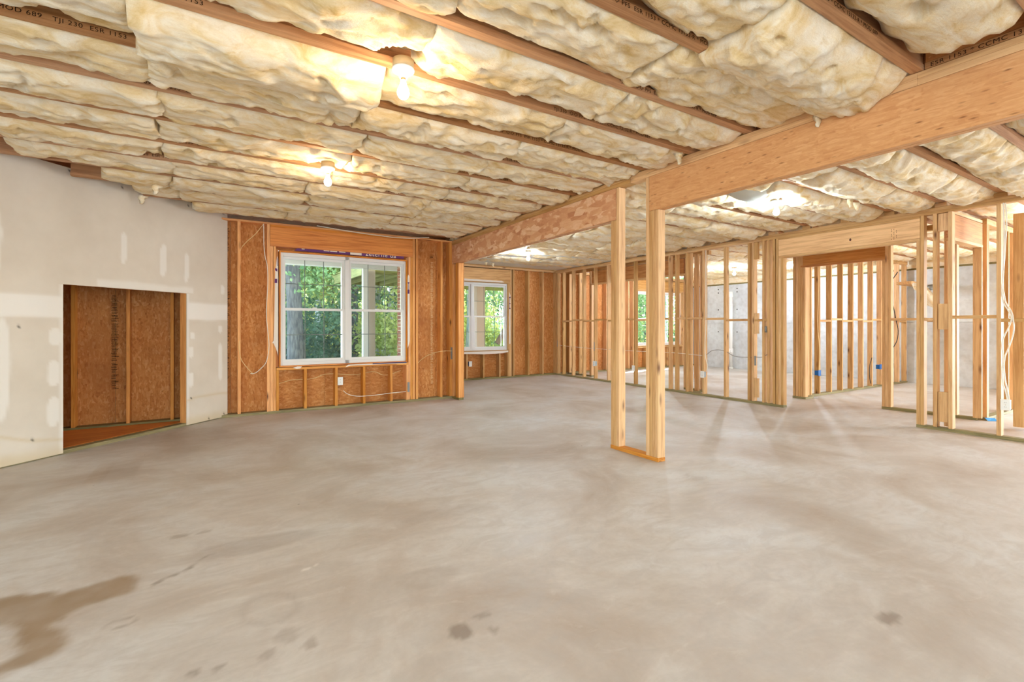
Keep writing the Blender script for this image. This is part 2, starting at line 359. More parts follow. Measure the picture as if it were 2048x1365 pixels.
spot(g0, .22, 2.33, .1, .13, .22, .3, True); spot(g0, -.3, 2.53, .05, .03, .6, 0, True)
for k in range(26):   # the hairline crack seen left of centre
    t = k/25; spot(g0, -.22+t*.24, 2.82+t*.22+.02*math.sin(t*9), .016, .012, .8*(.6+.4*math.sin(k)))
spot(b0, .41, 2.60, .025, .012, .9); spot(b0, .46, 2.62, .012, .008, .7)
spot(g0, -.64, 5.2, .5, .08, .3, .7); spot(r0, -1.0, 5.0, .5, .06, .3, .75)
fl_o = mesh('floor', vs, fs, FLOOR)
ca = fl_o.data.color_attributes.new('stain', 'FLOAT_COLOR', 'POINT')
ca.data.foreach_set('color', np.stack([r0, g0, b0, np.ones_like(r0)], -1).astype(np.float32).ravel())
tag(fl_o, kind='structure')
fl_under = boxes('floor_slab', [(-5, 13.2, -4.8, 9.95, -.15, -.004)], CONC, fl_o)

# ------------------------------------------------------------------ ceiling: joists and fiberglass batts
ZJ = 2.66; DJ = .24; FW = .058; SP = .505; Y0 = 1.075
ceil = boxes('ceiling', [(-5, 13.2, -4.8, 10.0, ZJ+DJ, ZJ+DJ+.02)], OSB); tag(ceil, kind='structure')
joists = []
def joist(y, x0, x1):
    vs = []; 
    prof = [(0, 0), (FW, 0), (FW, .035), (FW/2+.005, .038), (FW/2+.005, DJ-.038), (FW, DJ-.035), (FW, DJ), (0, DJ), (0, DJ-.035), (FW/2-.005, DJ-.038), (FW/2-.005, .038), (0, .035)]
    L = x1-x0; n = len(prof)
    for x in (-L/2, L/2): vs += [(x, a-FW/2, b) for a, b in prof]
    fs = [tuple(range(n-1, -1, -1)), tuple(range(n, 2*n))]+[(i, (i+1) % n, n+(i+1) % n, n+i) for i in range(n)]
    o = mesh('joist', vs, fs, LVL); o.location = ((x0+x1)/2, y+FW/2, ZJ); return par(o, ceil)
def bayname(k): return k
def wallx(y): return y-7.36   # face line of the 45 degree drywall wall: x = y - 7.326
RX = (PI/2, 0, 0)
js = [Y0+SP*k for k in range(-10, 17)]
for k, y in enumerate(js):
    k0 = k-10
    xl = -4.9 if y < 3.0 else max(-4.9, y-7.25)
    if y < 7.3:
        j = joist(y, xl, 3.475)
        if -1 <= k0 <= 11:
            off = {0: 1.9, 1: 1.35, 2: 2.05, 3: 1.95, 4: 1.75, 5: 1.9, 6: 1.6, 7: 2.0}.get(k0, 1.7+R.uniform(-.4, .3))
            text('marking', 'TJI 230  \u25C7\u25C7 PFS  ESR 1153 * CCMC 13132-R * MOD 689', (off, y-.0008, ZJ+.008), .030, RX, INK, j, 1.15)
            text('marking', 'MOD 689   TJI 230  ESR 1153', (-.9+(k0*.37) % .7, y-.0008, ZJ+.008), .030, RX, INK, j, 1.15)
    joist(y, 3.51 if y < 7.3 else 3.70, 7.36)
    joist(y, 7.39, 12.85)
def batt(name, x0, x1, y0, y1, res=.03, sag=.03, drop=0.0, lift=.05, over=0.0, seed=0, p=None, zb=ZJ, hole=None):
    L = x1-x0; W = y1-y0; nx = max(6, int(L/res)); ny = max(6, int(W/res*1.1))
    x = np.linspace(0, L, nx+1); t = np.linspace(0, 1, ny+1); Xg, Tg = np.meshgrid(x, t)
    Yg = Tg*W; sx = x0*1.7+seed*3.1
    A = fbm(Xg*2.1+sx, Yg*3.2+seed*7.3, seed); B = fbm(Xg*7.5+sx*3, Yg*10+seed*1.7, seed+11, 4); D = vn(Xg*1.1+sx, Yg*0+seed, seed+5)
    z = -.012-sag*np.sin(PI*Tg**.85)**.8*(.4+1.1*A) - drop*np.sin(PI*np.clip(Tg, 0, 1))**.5
    z += (B-.5)*.026 + (A-.5)*.03
    wq = fbm(Xg*3+sx, Yg*3, seed+40, 2)*.6; ridge = 1-np.abs(2*fbm(Xg*3.6+sx+wq, Yg*6.5+3*seed+wq, seed+21, 4)-1); z += -(sm(.72, .99, ridge)-.3)*.022        # folds
    pit = sm(.70, .78, fbm(Xg*6+sx*2, Yg*9+seed, seed+33, 2)); z += pit*.035                     # torn pits
    e1 = 1-sm(0, .20, Tg); e2 = 1-sm(0, .30, 1-Tg)
    liftf = lift*(.25+1.3*D+.9*(vn(Xg*6+sx, Yg*0, seed+8)-.5))
    if over > 0: e2 = e2*0; z -= .02*sm(.75, 1, Tg)*(1-.5*D)
    z += e1**1.6*.025+e2**1.2*liftf
    ee = np.minimum(Xg, L-Xg); z += (1-sm(0, .045, ee))*.022*(.3+vn(Xg*3, Yg*9, seed+9))
    if hole is not None:
        hx, hy = hole; dd = np.sqrt(((Xg+x0-hx)/.11)**2+((Yg+y0-hy)/.11)**2); z = np.where(dd < 2.2, z+(np.maximum(0, .05-z)+.01)*(1-sm(.75, 1.35, dd+.4*(B-.5))), z)
    z += (vn(Xg*26+sx, Yg*30, seed+17)-.5)*.010*np.maximum(e1, e2)
    tint = np.clip(sm(.35, .75, A*.6+pit*.8+.25*(1-ridge)), 0, 1)*.7+.6*np.maximum(e1, e2)*sm(.45, .7, B)
    Yj = Yg+(e2*(vn(Xg*8+sx, Yg*0+3, seed+4)-.6)*.03)*(Tg > .5)
    Xj = Xg+(vn(Xg*0+2, Yg*11, seed+6)-.5)*.05*(np.abs(Xg/L-.5)*2)**6
    V = np.stack([Xj-L/2, Yj-W/2, z], -1).reshape(-1, 3)
    nn = (nx+1)*(ny+1); idx = np.arange(nn).reshape(ny+1, nx+1)
    F = np.stack([idx[:-1, :-1].ravel(), idx[1:, :-1].ravel(), idx[1:, 1:].ravel(), idx[:-1, 1:].ravel()], 1).tolist()
    ring = list(idx[0, :])+list(idx[1:, -1])+list(idx[-1, -2::-1])+list(idx[-2:0:-1, 0])
    top = V[ring].copy(); m_ = len(ring); top[:, 2] = .16; ins = top.copy()
    if over > 0: top[:, 2] = np.where(top[:, 1] > W/2-over-.001, -.004, top[:, 2])
    V = np.concatenate([V, top]); V = V.tolist()
    for i in range(m_): a, b = ring[i], ring[(i+1) % m_]; F.append((a, b, nn+(i+1) % m_, nn+i))
    F.append(tuple(nn+i for i in range(m_-1, -1, -1)))
    o = mesh(name, V, F, WOOL, None, True)
    ca = o.data.color_attributes.new('tint', 'FLOAT_COLOR', 'POINT'); tt = np.concatenate([tint.ravel(), np.full(m_, .5)]); ca.data.foreach_set('color', np.stack([tt, tt, tt, np.ones_like(tt)], -1).astype(np.float32).ravel())
    o.location = ((x0+x1)/2, (y0+y1)/2, zb); return par(o, p)
sd = 0
blkj = box('joist_blocking', (3.404, 3.44), (.64, 1.07), (2.662, 2.70), LVL, ceil); box('joist_blocking', (3.415, 3.43), (.64, 1.07), (2.70, 2.86), OSB, ceil)
text('marking', 'ESR 1153 * CCMC 13132-R', (3.4035, 1.045, 2.668), .032, (PI/2, 0, -PI/2), INK, blkj, 1.15)
holes = [(0.868, 2.47), (0.87, 4.40), (5.23, 2.93), (5.0, 7.42), (3.76, 5.3)]
for k in range(len(js)-1):
    k0 = k-10; y = js[k]; ya = y+FW+.004; yb = js[k+1]-.004
    # main room
    if y < 7.1:
        cuts = [-4.9, -2.7, -1.5, -.30, .93, 2.15, 3.40]
        if y < -.6: cuts = [-4.9, -2.1, .7, 3.4]
        xl = -4.9 if ya < 3.0 else max(-4.9, yb-7.29)
        jt = [0]+[R.uniform(-.10, .10) for _ in cuts[1:-1]]+[0]
        if 2 <= k0 <= 10 and len(jt) > 4: jt[3] = R.uniform(-.03, .05)
        cs = [c+d for c, d in zip(cuts, jt)]
        if k0 == -1: cs[-1] = 3.24
        if k0 in (8, 9): xl += .32
        for a, b in zip(cs[:-1], cs[1:]):
            if b <= xl+.15: continue
            a = max(a, xl); sd += 1
            near = 0 <= k0 <= 8 and b > -1.6
            kw = dict(res=.017 if near else .045, sag=R.uniform(.010, .035), drop=R.choice([0, 0, .008, .016]), lift=R.uniform(.06, .115))
            if k0 == 3 and abs((a+b)/2-.31) < .4: kw.update(drop=.06, sag=.05, over=.07)
            if k0 == 4 and a < .3 < b: kw.update(drop=.03)
            if k0 == 0 and b > 3.2: kw.update(drop=.075, sag=.05, over=.06)
            if k0 == 5 and abs((a+b)/2-1.5) < .4: kw.update(drop=.02, lift=.03)
            batt('insulation_batt', a+.001, b-.001, ya, yb+kw.get('over', 0), seed=sd, p=ceil, hole=next((h for h in holes if a-.2 < h[0] < b+.2 and y-.1 < h[1] < y+SP+.1), None), **kw)
    # right room
    cuts = [3.52 if y < 7.2 else 3.72, 4.75, 5.97, 7.2]
    if y < -.3: cuts = [3.52, 5.4, 7.2]
    jt = [0]+[R.uniform(-.15, .15) for _ in cuts[1:-1]]+[0]; cs = [c+d for c, d in zip(cuts, jt)]
    for a, b in zip(cs[:-1], cs[1:]):
        sd += 1; nr = 0 <= k0 <= 6
        kw = dict(res=.03 if nr else .06, sag=R.uniform(.03, .07), drop=R.choice([0, .02, .035]) if nr else .01, lift=R.uniform(.03, .08))
        if k0 in (3,) and a < 4.2: kw.update(drop=.0)
        batt('insulation_batt', a+.001, b-.001, ya, yb, seed=sd, p=ceil, hole=next((h for h in holes if a-.2 < h[0] < b+.2 and y-.1 < h[1] < y+SP+.1), None), **kw)
    # beyond the stud partition
    if y > .3:
        cs = [7.36, 9.2, 11.0, 12.8]
        for a, b in zip(cs[:-1], cs[1:]):
            sd += 1; batt('insulation_batt', a+.006, b-.006, ya, yb, res=.08, sag=.04, lift=.07, seed=sd, p=ceil)

# ------------------------------------------------------------------ wall_back: framed wall with window_1
def stamp_col(name, x, y, z0, z1, wdt, mat, p, seed, ax='x'):
    r = random.Random(seed); L = []; z = z0
    while z < z1:
        h = r.choice([.006, .006, .009, .012]); 
        if r.random() > .12:
            a = r.uniform(0, wdt*.15); b = wdt*r.uniform(.55, 1.0); L.append((x+a, x+b, y-.0022, y-.0004, z, z+h*.6))
            if r.random() > .4: L.append((x+b*.5, x+b*.58, y-.0022, y-.0004, z, z+h))
        z += h*1.7
    o = boxes(name, L, mat, p); tag(o, kind='stuff'); return o
wb = empty('wall_back', kind='structure')
YF = 7.46; YB = 7.60; ZT = 2.635
def stud(p, x0, x1, y0, y1, z0, z1, mat=PINE, name='stud', jit=.0015): return box(name, (x0, x1), (y0, y1), (z0, z1), mat, p, jit=jit)
for (a, b) in [(-2.2, -.02), (-.02, 3.49)]: box('bottom_plate', (a, b), (YF, YB), (0, .036), TREAT, wb)
for (a, b) in [(-2.2, 1.3), (1.3, 3.49)]: box('top_plate', (a, b), (YF, YB), (ZT, ZT+.025), PINE_WARM, wb)
for x in (-2.1, -1.66, -1.365, -.86, -.42, -.02): stud(wb, x, x+.036, YF, YB, .036, ZT, PINE_WARM)
for x in (.318, .673, 2.782, 2.835, 3.265, 3.43): stud(wb, x, x+.037, YF, YB, .036, ZT, PINE_WARM)
stud(wb, 3.468, 3.49, YF, YB, .036, ZT, PINE_WARM)
box('header', (.712, 2.78), (YF, YF+.04), (2.371, 2.60), HDR_WARM, wb); box('header', (.712, 2.78), (YF+.07, YF+.11), (2.371, 2.60), HDR_WARM, wb)
box('header_plate', (.712, 2.78), (YF-.001, YB), (2.60, 2.634), HDR_WARM, wb); box('header_plate', (.712, 2.78), (YF-.002, YB), (2.334, 2.370), HDR_WARM, wb)
for x in (.712, .750, .788, 2.672, 2.708, 2.744): stud(wb, x, x+.035, YF, YB, .036 if x not in (.788, 2.672) else .036, 2.332 if x not in (.788, 2.672) else .60, PINE_WARM, 'trimmer')
stud(wb, .788, .822, YF+.06, YB, .64, 2.30, PINE_WARM, 'trimmer')
box('sill_plate', (.79, 2.71), (YF-.004, YB), (.60, .634), PINE_WARM, wb)
for x in (1.150, 1.577, 1.985, 2.410): stud(wb, x, x+.038, YF, YB, .036, .60, PINE_WARM, 'cripple_stud')
for (a, b, c, d) in [(-2.2, -.98, 0, 2.66), (-.978, .242, 0, 2.66), (.244, .80, 0, 2.66), (2.70, 3.24, 0, 2.66), (3.242, 3.60, 0, 2.66), (.802, 1.46, 0, .60), (1.462, 2.698, 0, .60), (.802, 2.698, 2.30, 2.66)]:
    box('sheathing_panel', (a, b), (YB+.001, YB+.013), (c, d), OSB, wb, bev=.001)
for (a, b, c, d) in [(-2.2, .80, 0, 2.66), (2.70, 3.57, 0, 2.66), (.80, 2.70, 0, .60), (.80, 2.70, 2.31, 2.66)]: box('light_seal_wrap', (a, b), (YB+.0135, YB+.016), (c, d), WRAPW, wb, bev=0)  # unseen outer layer added to stop light leaking through panel seams
stamp_col('panel_stamp', .16, YB, .5, 2.55, .07, INK, wb, 3); stamp_col('panel_stamp', 3.14, YB, .25, 2.3, .055, INKL, wb, 4)
stamp_col('panel_stamp', -1.02, YB, .45, 1.6, .075, INK, wb, 5); stamp_col('panel_stamp', 3.12, YB, 2.36, 2.42, .1, INK, wb, 6)
# house wrap folded in around the window
def strip(name, pts, y, mat, p, th=.0015):
    n = len(pts); vs = [(a, y, b) for a, b in pts]+[(a, y+th, b) for a, b in pts]
    return mesh(name, vs, [tuple(range(n)), tuple(range(2*n-1, n-1, -1))]+[(i, i+n, (i+1) % n+n, (i+1) % n) for i in range(n)], mat, p)
YW = YF-.004
strip('house_wrap', [(.755, .98), (.80, .86), (.812, .80), (.812, 2.16), (.80, 2.20), (.775, 1.99), (.762, 1.2), (.755, 1.02), (.735, .98)], YW, WRAPW, wb)
strip('house_wrap_print', [(.766, 1.82), (.800, 1.82), (.800, 1.88), (.768, 1.88)], YW-.001, WRAPP, wb); strip('house_wrap_print', [(.772, 2.0), (.800, 1.98), (.802, 2.02), (.775, 2.03)], YW-.001, WRAPP, wb)
strip('house_wrap_print', [(.800, 2.06), (.806, 2.06), (.806, 2.18), (.80, 2.16)], YW-.001, WRAPP, wb)
strip('house_wrap', [(2.692, .86), (2.715, .93), (2.728, .98), (2.722, 2.02), (2.70, 2.05), (2.692, 2.0)], YW, WRAPW, wb)
strip('house_wrap_print', [(2.693, 1.74), (2.722, 1.74), (2.722, 1.80), (2.712, 1.81), (2.712, 1.90), (2.722, 1.91), (2.722, 1.925), (2.694, 1.925), (2.694, 1.91), (2.704, 1.90), (2.704, 1.81), (2.694, 1.80)], YW-.001, WRAPP, wb)
YT = YF+.02
strip('house_wrap', [(1.02, 2.296), (2.64, 2.296), (2.64, 2.36), (1.12, 2.36), (1.06, 2.33)], YT, WRAPP, wb)
strip('house_wrap_print', [(1.80, 2.300), (1.97, 2.300), (1.97, 2.36), (1.80, 2.36)], YT-.002, WRAPW, wb)
for a, b in ((1.42, 1.50), (1.51, 1.61), (1.64, 1.73), (1.12, 1.16)): strip('house_wrap_print', [(a, 2.322), (b, 2.322), (b, 2.345), (a, 2.345)], YT-.002, WRAPW, wb)
text('house_wrap_lettering', 'zeterne ua', (2.03, YT-.003, 2.302), .115, RX, WRAPW, wb, .88)
strip('house_wrap', [(1.72, .603), (1.80, .625), (2.67, .625), (2.67, .64), (1.76, .64)], YW-.006, WRAPW, wb)
strip('house_wrap_print', [(2.13, .632), (2.67, .632), (2.67, .648), (2.13, .648)], YW-.008, plain('house_wrap_navy', lin(52, 48, 92)), wb)
strip('house_wrap', [(1.0, .628), (1.06, .645), (1.12, .642), (1.10, .615), (1.05, .612)], YW-.006, WRAPW, wb)
# small return wall carrying the end of the beam
for y0 in (7.205, 7.243, 7.281, 7.42): stud(wb, 3.475, 3.563, y0, y0+.036, .036, 2.266, PINE_WARM, 'trimmer')
box('bottom_plate', (3.475, 3.563), (7.20, 7.458), (0, .036), TREAT, wb); box('sheathing_panel', (3.566, 3.578), (7.21, 7.60), (.04, 2.66), OSB, wb)
box('nail_plate', (3.445, 3.485), (7.448, 7.452), (.66, .86), GREYP, wb); box('nail_plate', (2.69, 2.725), (7.450, 7.453), (.16, .32), GREYP, wb)

# double hung windows
def window(name, x0, x1, z0, z1, yf, depth):
    r = empty(name, kind='structure'); xm = (x0+x1)/2; t = .018
    for a, b, c, d in ((x0-t, x0, z0-t, z1+t), (x1, x1+t, z0-t, z1+t)): box('jamb', (a, b), (yf, yf+depth), (c, d), HDR_WARM if yf < 8 else PINE, r)
    for c, d in ((z0-t, z0), (z1, z1+t)): box('jamb', (x0, x1), (yf, yf+depth), (c, d), HDR_WARM if yf < 8 else PINE, r)
    f = .032; y0 = yf+.035; y1 = yf+.12
    for a, b, c, d in ((x0, x0+f, z0, z1), (x1-f, x1, z0, z1), (xm-.032, xm+.032, z0, z1), (x0+f, x1-f, z1-.05, z1), (x0+f, x1-f, z0, z0+.05)): box('window_frame', (a, b), (y0, y1), (c, d), VINYL, r, bev=.003)
    zm = (z0+z1)/2
    for (a, b) in ((x0+f, xm-.032), (xm+.032, x1-f)):
        for up in (0, 1):
            c, d = (z0+.05, zm+.018) if not up else (zm-.018, z1-.05); ya = y0+.012+.03*up; yb = ya+.026; s = .036
            bs = [(a, a+s, ya, yb, c, d), (b-s, b, ya, yb, c, d), (a+s, b-s, ya, yb, c, c+s), (a+s, b-s, ya, yb, d-s, d)]
            o = boxes('sash', bs, VINYL, r)
            box('pane', (a+s, b-s), (ya+.008, ya+.010), (c+s, d-s), GLASS, o, bev=0); box('pane', (a+s, b-s), (ya+.020, ya+.022), (c+s, d-s), GLASS, o, bev=0)
            for i in (1, 2): xx = a+s+(b-a-2*s)*i/3; box('glazing_bar', (xx-.005, xx+.005), (ya+.012, ya+.018), (c+s, d-s), GRID, o, bev=0)
            zz = (c+d)/2; box('glazing_bar', (a+s, b-s), (ya+.012, ya+.018), (zz-.005, zz+.005), GRID, o, bev=0)
            if not up: box('sash_lock', ((a+b)/2-.03, (a+b)/2+.03), (ya-.005, ya+.015), (d, d+.012), VINYL, o)
    return r
window('window_1', .845, 2.675, .660, 2.262, 7.462, .14)

# ------------------------------------------------------------------ wall_left: taped drywall at 45 degrees with an access opening
wl = empty('wall_left', kind='structure')
d45 = Vector((1, 1, 0)).normalized(); nrm = Vector((-1, 1, 0)).normalized(); P0 = Vector((.204, 7.529, 0)); LEN = 5.3  # s measured back from the right end
def wpt(s, n, z): q = P0-d45*s+nrm*n; return (q.x, q.y, z)
S0, S1, ZO = .62, 1.955, 1.618   # opening
sv = np.unique(np.concatenate([np.arange(0, LEN, .02), [S0, S1, LEN]])); zv = np.unique(np.concatenate([np.arange(0.012, 2.74, .02), [ZO, 2.74]]))
SS, ZZ = np.meshgrid(sv, zv); ns, nz = len(sv), len(zv)
mud = np.zeros_like(SS); yel = np.zeros_like(SS); nl = np.zeros_like(SS)
nzv = (fbm(SS*3, ZZ*3, 3)-.5)
band = sm(1.285, 1.32, ZZ+nzv*.03)*(1-sm(1.49, 1.53, ZZ+nzv*.04)); mud = np.maximum(mud, band*((SS > S1-.0) | (SS < S0+.02))*.95)
mud = np.maximum(mud, sm(1.618, 1.63, ZZ)*(1-sm(1.66, 1.70, ZZ+nzv*.06))*(SS < S1-.3)*(SS > S0-.1)*.6)
def stroke(s, z, ws, wz, a=.8):
    global mud
    d = ((SS+nzv*.04-s)/ws)**2; e = np.abs((ZZ-z)/wz)**4; mud = np.maximum(mud, a*(1-sm(.7, 1.25, d+e)))
for q in [(1.38, 2.05, .035, .17), (.93, 1.98, .04, .19), (.63, 1.93, .035, .18), (.09, 1.70, .03, .06), (.12, 1.18, .03, .05), (.12, .75, .035, .25), (2.02, 1.12, .05, .08), (2.03, .78, .05, .12), (2.03, .42, .05, .14), (.56, .90, .04, .07), (.57, .56, .04, .09), (2.42, .85, .06, .45), (2.47, 1.95, .04, .3), (.54, 1.10, .03, .04), (3.1, .9, .05, .4), (3.1, 1.95, .05, .3)]: stroke(*q)
mud = np.maximum(mud, (1-sm(.012, .04, np.abs(SS-S1)))*(ZZ < ZO)*.8); mud = np.maximum(mud, (1-sm(.012, .04, np.abs(SS-S0)))*(ZZ < ZO)*.8)
lz = .27+(vn(SS*2.3, ZZ*0, 8)-.5)*.22+.06*np.sin(SS*3); yel = np.exp(-((ZZ-lz)/.016)**2)*.8+(1-sm(.0, .12, ZZ-.02+nzv*.1))*.9
for s_, z_ in [(2.62, .05), (.30, .04), (.06, .06), (2.5, 2.69), (1.4, 2.7), (.6, 2.7), (.07, 2.71), (.56, .33), (2.30, 1.22), (1.9, 2.71), (2.2, .2)]: nl = np.maximum(nl, 1-sm(.006, .014, np.hypot(SS-s_, ZZ-z_)))
V = [wpt(s, 0, z) for s, z in zip(SS.ravel(), ZZ.ravel())]; idx = np.arange(ns*nz).reshape(nz, ns); F = []
cs_ = (SS[:-1, :-1]+SS[1:, 1:])/2; cz_ = (ZZ[:-1, :-1]+ZZ[1:, 1:])/2
keep = ~((cs_ > S0) & (cs_ < S1) & (cz_ < ZO))
for i, j in zip(*np.nonzero(keep)): F.append((idx[i, j], idx[i, j+1], idx[i+1, j+1], idx[i+1, j]))
dw = mesh('drywall_sheet', V, F, DRY, wl)
ca = dw.data.color_attributes.new('mud', 'FLOAT_COLOR', 'POINT'); ca.data.foreach_set('color', np.stack([mud, yel, nl, np.ones_like(mud)], -1).astype(np.float32).ravel())
def wbox(name, s0, s1, n0, n1, z0, z1, mat, **k):
    mid = wpt((s0+s1)/2, (n0+n1)/2, (z0+z1)/2)
    a, b, c = s1-s0, n1-n0, z1-z0
    return box(name, (mid[0]-a/2, mid[0]+a/2), (mid[1]-b/2, mid[1]+b/2), (z0, z1), mat, wl, rz=PI/4, **k)
for a, b, c, d in ((0, S0, .012, 2.74), (S1, LEN, .012, 2.74), (S0, S1, ZO, 2.74)): wbox('drywall_core', a, b, .0006, .0127, c, d, plain('gypsum', lin(222, 206, 184)) if a == 0 else bpy.data.materials['gypsum'], bev=0)
wbox('bottom_plate', .0, LEN, .014, .10, 0, .036, TREAT)
for s in (.03, .45, .585, 1.958, 2.42, 2.83, 3.24, 3.65, 4.1, 4.6): wbox('stud', s, s+.036, .014, .10, .036, 2.70, PINE_WARM)
wbox('header', S0-.03, S1+.03, .014, .10, ZO+.004, ZO+.09, HDR_WARM); wbox('top_plate', .12, LEN, .014, .10, 2.70, 2.735, PINE_WARM)
# alcove closing wall and boarded floor
box('sheathing_panel', (-2.22, -2.208), (5.25, 7.6), (0, 2.9), OSB, wl)
pl = box('plywood_sheet', (-2.15, -.25), (6.5, 7.44), (.002, .016), HDR_WARM, None, bev=.001)
# trim the board to the triangular alcove
pl.data = pl.data.copy(); me = pl.data
bm = bmesh.new(); ret = [bm.verts.new((x-(-1.2), y-6.97, z)) for z in (-.007, .007) for x, y in ((-2.15, 5.50), (-.20, 7.44), (-2.15, 7.44))]
bm.faces.new(ret[2::-1]); bm.faces.new(ret[3:]); [bm.faces.new((ret[i], ret[(i+1) % 3], ret[(i+1) % 3+3], ret[i+3])) for i in range(3)]
bm.to_mesh(me); bm.free()
tag(pl, 'reddish brown plywood sheet lying on the floor inside the low drywall opening', 'plywood')

# remaining shell
wr = empty('wall_rear', kind='structure')
def shell(parent, name, x, y, z, mat=CONC): return box(name, x, y, z, mat, parent, bev=0)
for x in ((-5, -2.1), (1.7, 13.2)): shell(wr, 'concrete_wall', x, (-4.70, -4.5), (0, 2.9))
for x in ((-2.1, 1.7),): shell(wr, 'concrete_wall', x, (-4.70, -4.5), (2.3, 2.9))
def patio(name, a, b, side):
    dr = empty(name, kind='structure'); m_ = (a+b)/2
    def bb(nm, u, v, z, mat): 
        return box(nm, u, v, z, mat, dr, bev=0) if side == 'y' else box(nm, (v[0]+(-.34 if side == 'x' else 17.5), v[1]+(-.34 if side == 'x' else 17.5)), u, z, mat, dr, bev=0)
    for c in (a+.03, m_, b-.03): bb('door_frame', (c-.04, c+.04), (-4.66, -4.56), (0, 2.3), VINYL)
    for z in (.03, 2.27): bb('door_frame', (a, b), (-4.66, -4.56), (z-.04, z+.04), VINYL)
    for c, d in ((a+.07, m_-.04), (m_+.04, b-.07)): bb('pane', (c, d), (-4.615, -4.608), (.07, 2.23), GLASS)
patio('added_door_1', -2.1, 1.7, 'y'); patio('added_door_2', -3.5, .5, 'x')  # unseen doors, added so the fill lights can shine in
wle = empty('wall_left_rear', kind='structure'); shell(wle, 'concrete_wall', (-5, -4.85), (-4.7, -3.5), (0, 2.9)); shell(wle, 'concrete_wall', (-5, -4.85), (.5, 5), (0, 2.9)); shell(wle, 'concrete_wall', (-5, -4.85), (-3.5, .5), (2.3, 2.9)); shell(wle, 'sheathing', (-5, -3.5), (3.75, 3.9), (0, 2.9), OSB)
wfr = empty('wall_far_right', kind='structure')
for a, b in ((-4.7, -3.4), (1.0, 2.0), (2.0, 5.6), (5.6, 9.95)): box('concrete_panel', (12.80, 13.0), (a+.004, b-.004), (0, 1.30), CONC, wfr, bev=.004); box('concrete_panel', (12.80, 13.0), (a+.004, b-.004), (1.303, 2.42), CONC, wfr, bev=.004)
patio('added_door_3', -3.4, 1.0, 'x2')  # unseen door, added for the fill in the right rooms
box('sill_plate', (12.82, 12.98), (-4.7, 9.9), (2.42, 2.46), TREAT, wfr); box('rim_board', (12.86, 12.9), (-4.7, 9.9), (2.46, 2.9), WOOL, wfr); box('leak_backing', (12.93, 13.05), (1.0, 9.95), (0, 2.42), CONC, wfr, bev=0)  # unseen backing added to stop light leaking through the panel joints
for y in (2.6, 3.05, 6.1, 6.7, 7.3, 8.3, 8.9):
    for z in (1.05, 1.7, 2.2, 2.3): lathe('form_tie', [(.018, 0), (.018, .006), (.0, .006)], SLOT, wfr, (12.80, y, z), 8, (-1, 0, 0))

# ------------------------------------------------------------------ wall_back_right: the far framed wall, windows 2 and 3
wf = empty('wall_back_right', kind='structure'); YG = 9.69; YH = 9.83
for a, b in ((3.6, 7.3), (7.3, 12.8)): box('bottom_plate', (a, b), (YG, YH), (0, .036), TREAT, wf)
for a, b in ((3.6, 7.3), (7.3, 12.8)): box('top_plate', (a, b), (YG, YH), (2.56, 2.60), PINE, wf); box('top_plate', (a, b), (YG, YH), (2.60, 2.64), PINE, wf)
for x in (3.64, 3.95, 6.02, 6.10, 6.53, 6.955, 7.385, 7.80, 8.22, 8.65, 9.07, 9.49, 9.9, 10.08, 12.26, 12.6): stud(wf, x, x+.037, YG, YH, .036, 2.56)
for (x0, x1) in ((3.99, 6.02), (10.12, 12.26)):
    box('header', (x0, x1), (YG, YG+.04), (2.27, 2.54), HDR, wf); box('header_plate', (x0, x1), (YG-.001, YH), (2.235, 2.268), PINE, wf)
    for x in (x0, x0+.037, x1-.037, x1-.074): stud(wf, x, x+.036, YG, YH, .036, 2.235, PINE, 'trimmer')
    box('sill_plate', (x0+.074, x1-.074), (YG-.003, YH), (.60, .635), PINE, wf)
    for t in (.22, .43, .64, .85): stud(wf, x0+(x1-x0)*t, x0+(x1-x0)*t+.037, YG, YH, .036, .60, PINE, 'cripple_stud')
for (a, b, c, d) in [(3.6, 4.07, 0, 2.66), (4.072, 5.94, 0, .6), (4.072, 5.94, 2.24, 2.66), (5.942, 6.64, 0, 2.66), (6.642, 7.86, 0, 2.66), (7.862, 9.08, 0, 2.66), (9.082, 10.2, 0, 2.66), (10.202, 12.18, 0, .6), (10.202, 12.18, 2.24, 2.66), (12.182, 12.8, 0, 2.66)]:
    box('sheathing_panel', (a, b), (YH+.001, YH+.013), (c, d), OSB, wf, bev=.001)
for (a, b, c, d) in [(3.6, 4.07, 0, 2.66), (5.94, 10.2, 0, 2.66), (12.18, 12.8, 0, 2.66), (4.07, 5.94, 0, .6), (4.07, 5.94, 2.24, 2.66), (10.2, 12.18, 0, .6), (10.2, 12.18, 2.24, 2.66)]: box('light_seal_wrap', (a, b), (YH+.0135, YH+.016), (c, d), WRAPW, wf, bev=0)  # same added layer against light leaks on the far wall
stamp_col('panel_stamp', 6.56, YH, .3, 2.4, .07, INK, wf, 9); stamp_col('panel_stamp', 7.78, YH, .3, 2.4, .07, INK, wf, 12)
window('window_2', 4.11, 5.955, .66, 2.215, 9.692, .14); window('window_3', 10.25, 12.12, .66, 2.215, 9.692, .14)
strip('house_wrap', [(4.2, 2.235), (5.78, 2.235), (5.86, 2.245), (5.78, 2.275), (4.2, 2.285)], YG-.004, WRAPW, wf)
strip('house_wrap', [(5.985, .80), (6.02, .80), (6.02, 1.95), (5.99, 2.02)], YG-.004, WRAPW, wf)
for a, b in ((1.88, 1.91), (1.74, 1.76), (1.62, 1.65)): strip('house_wrap_print', [(5.986, a), (6.02, a), (6.02, b), (5.986, b)], YG-.006, WRAPP, wf)
strip('house_wrap_print', [(5.986, 1.65), (5.996, 1.65), (5.996, 1.9), (5.986, 1.9)], YG-.006, WRAPP, wf)
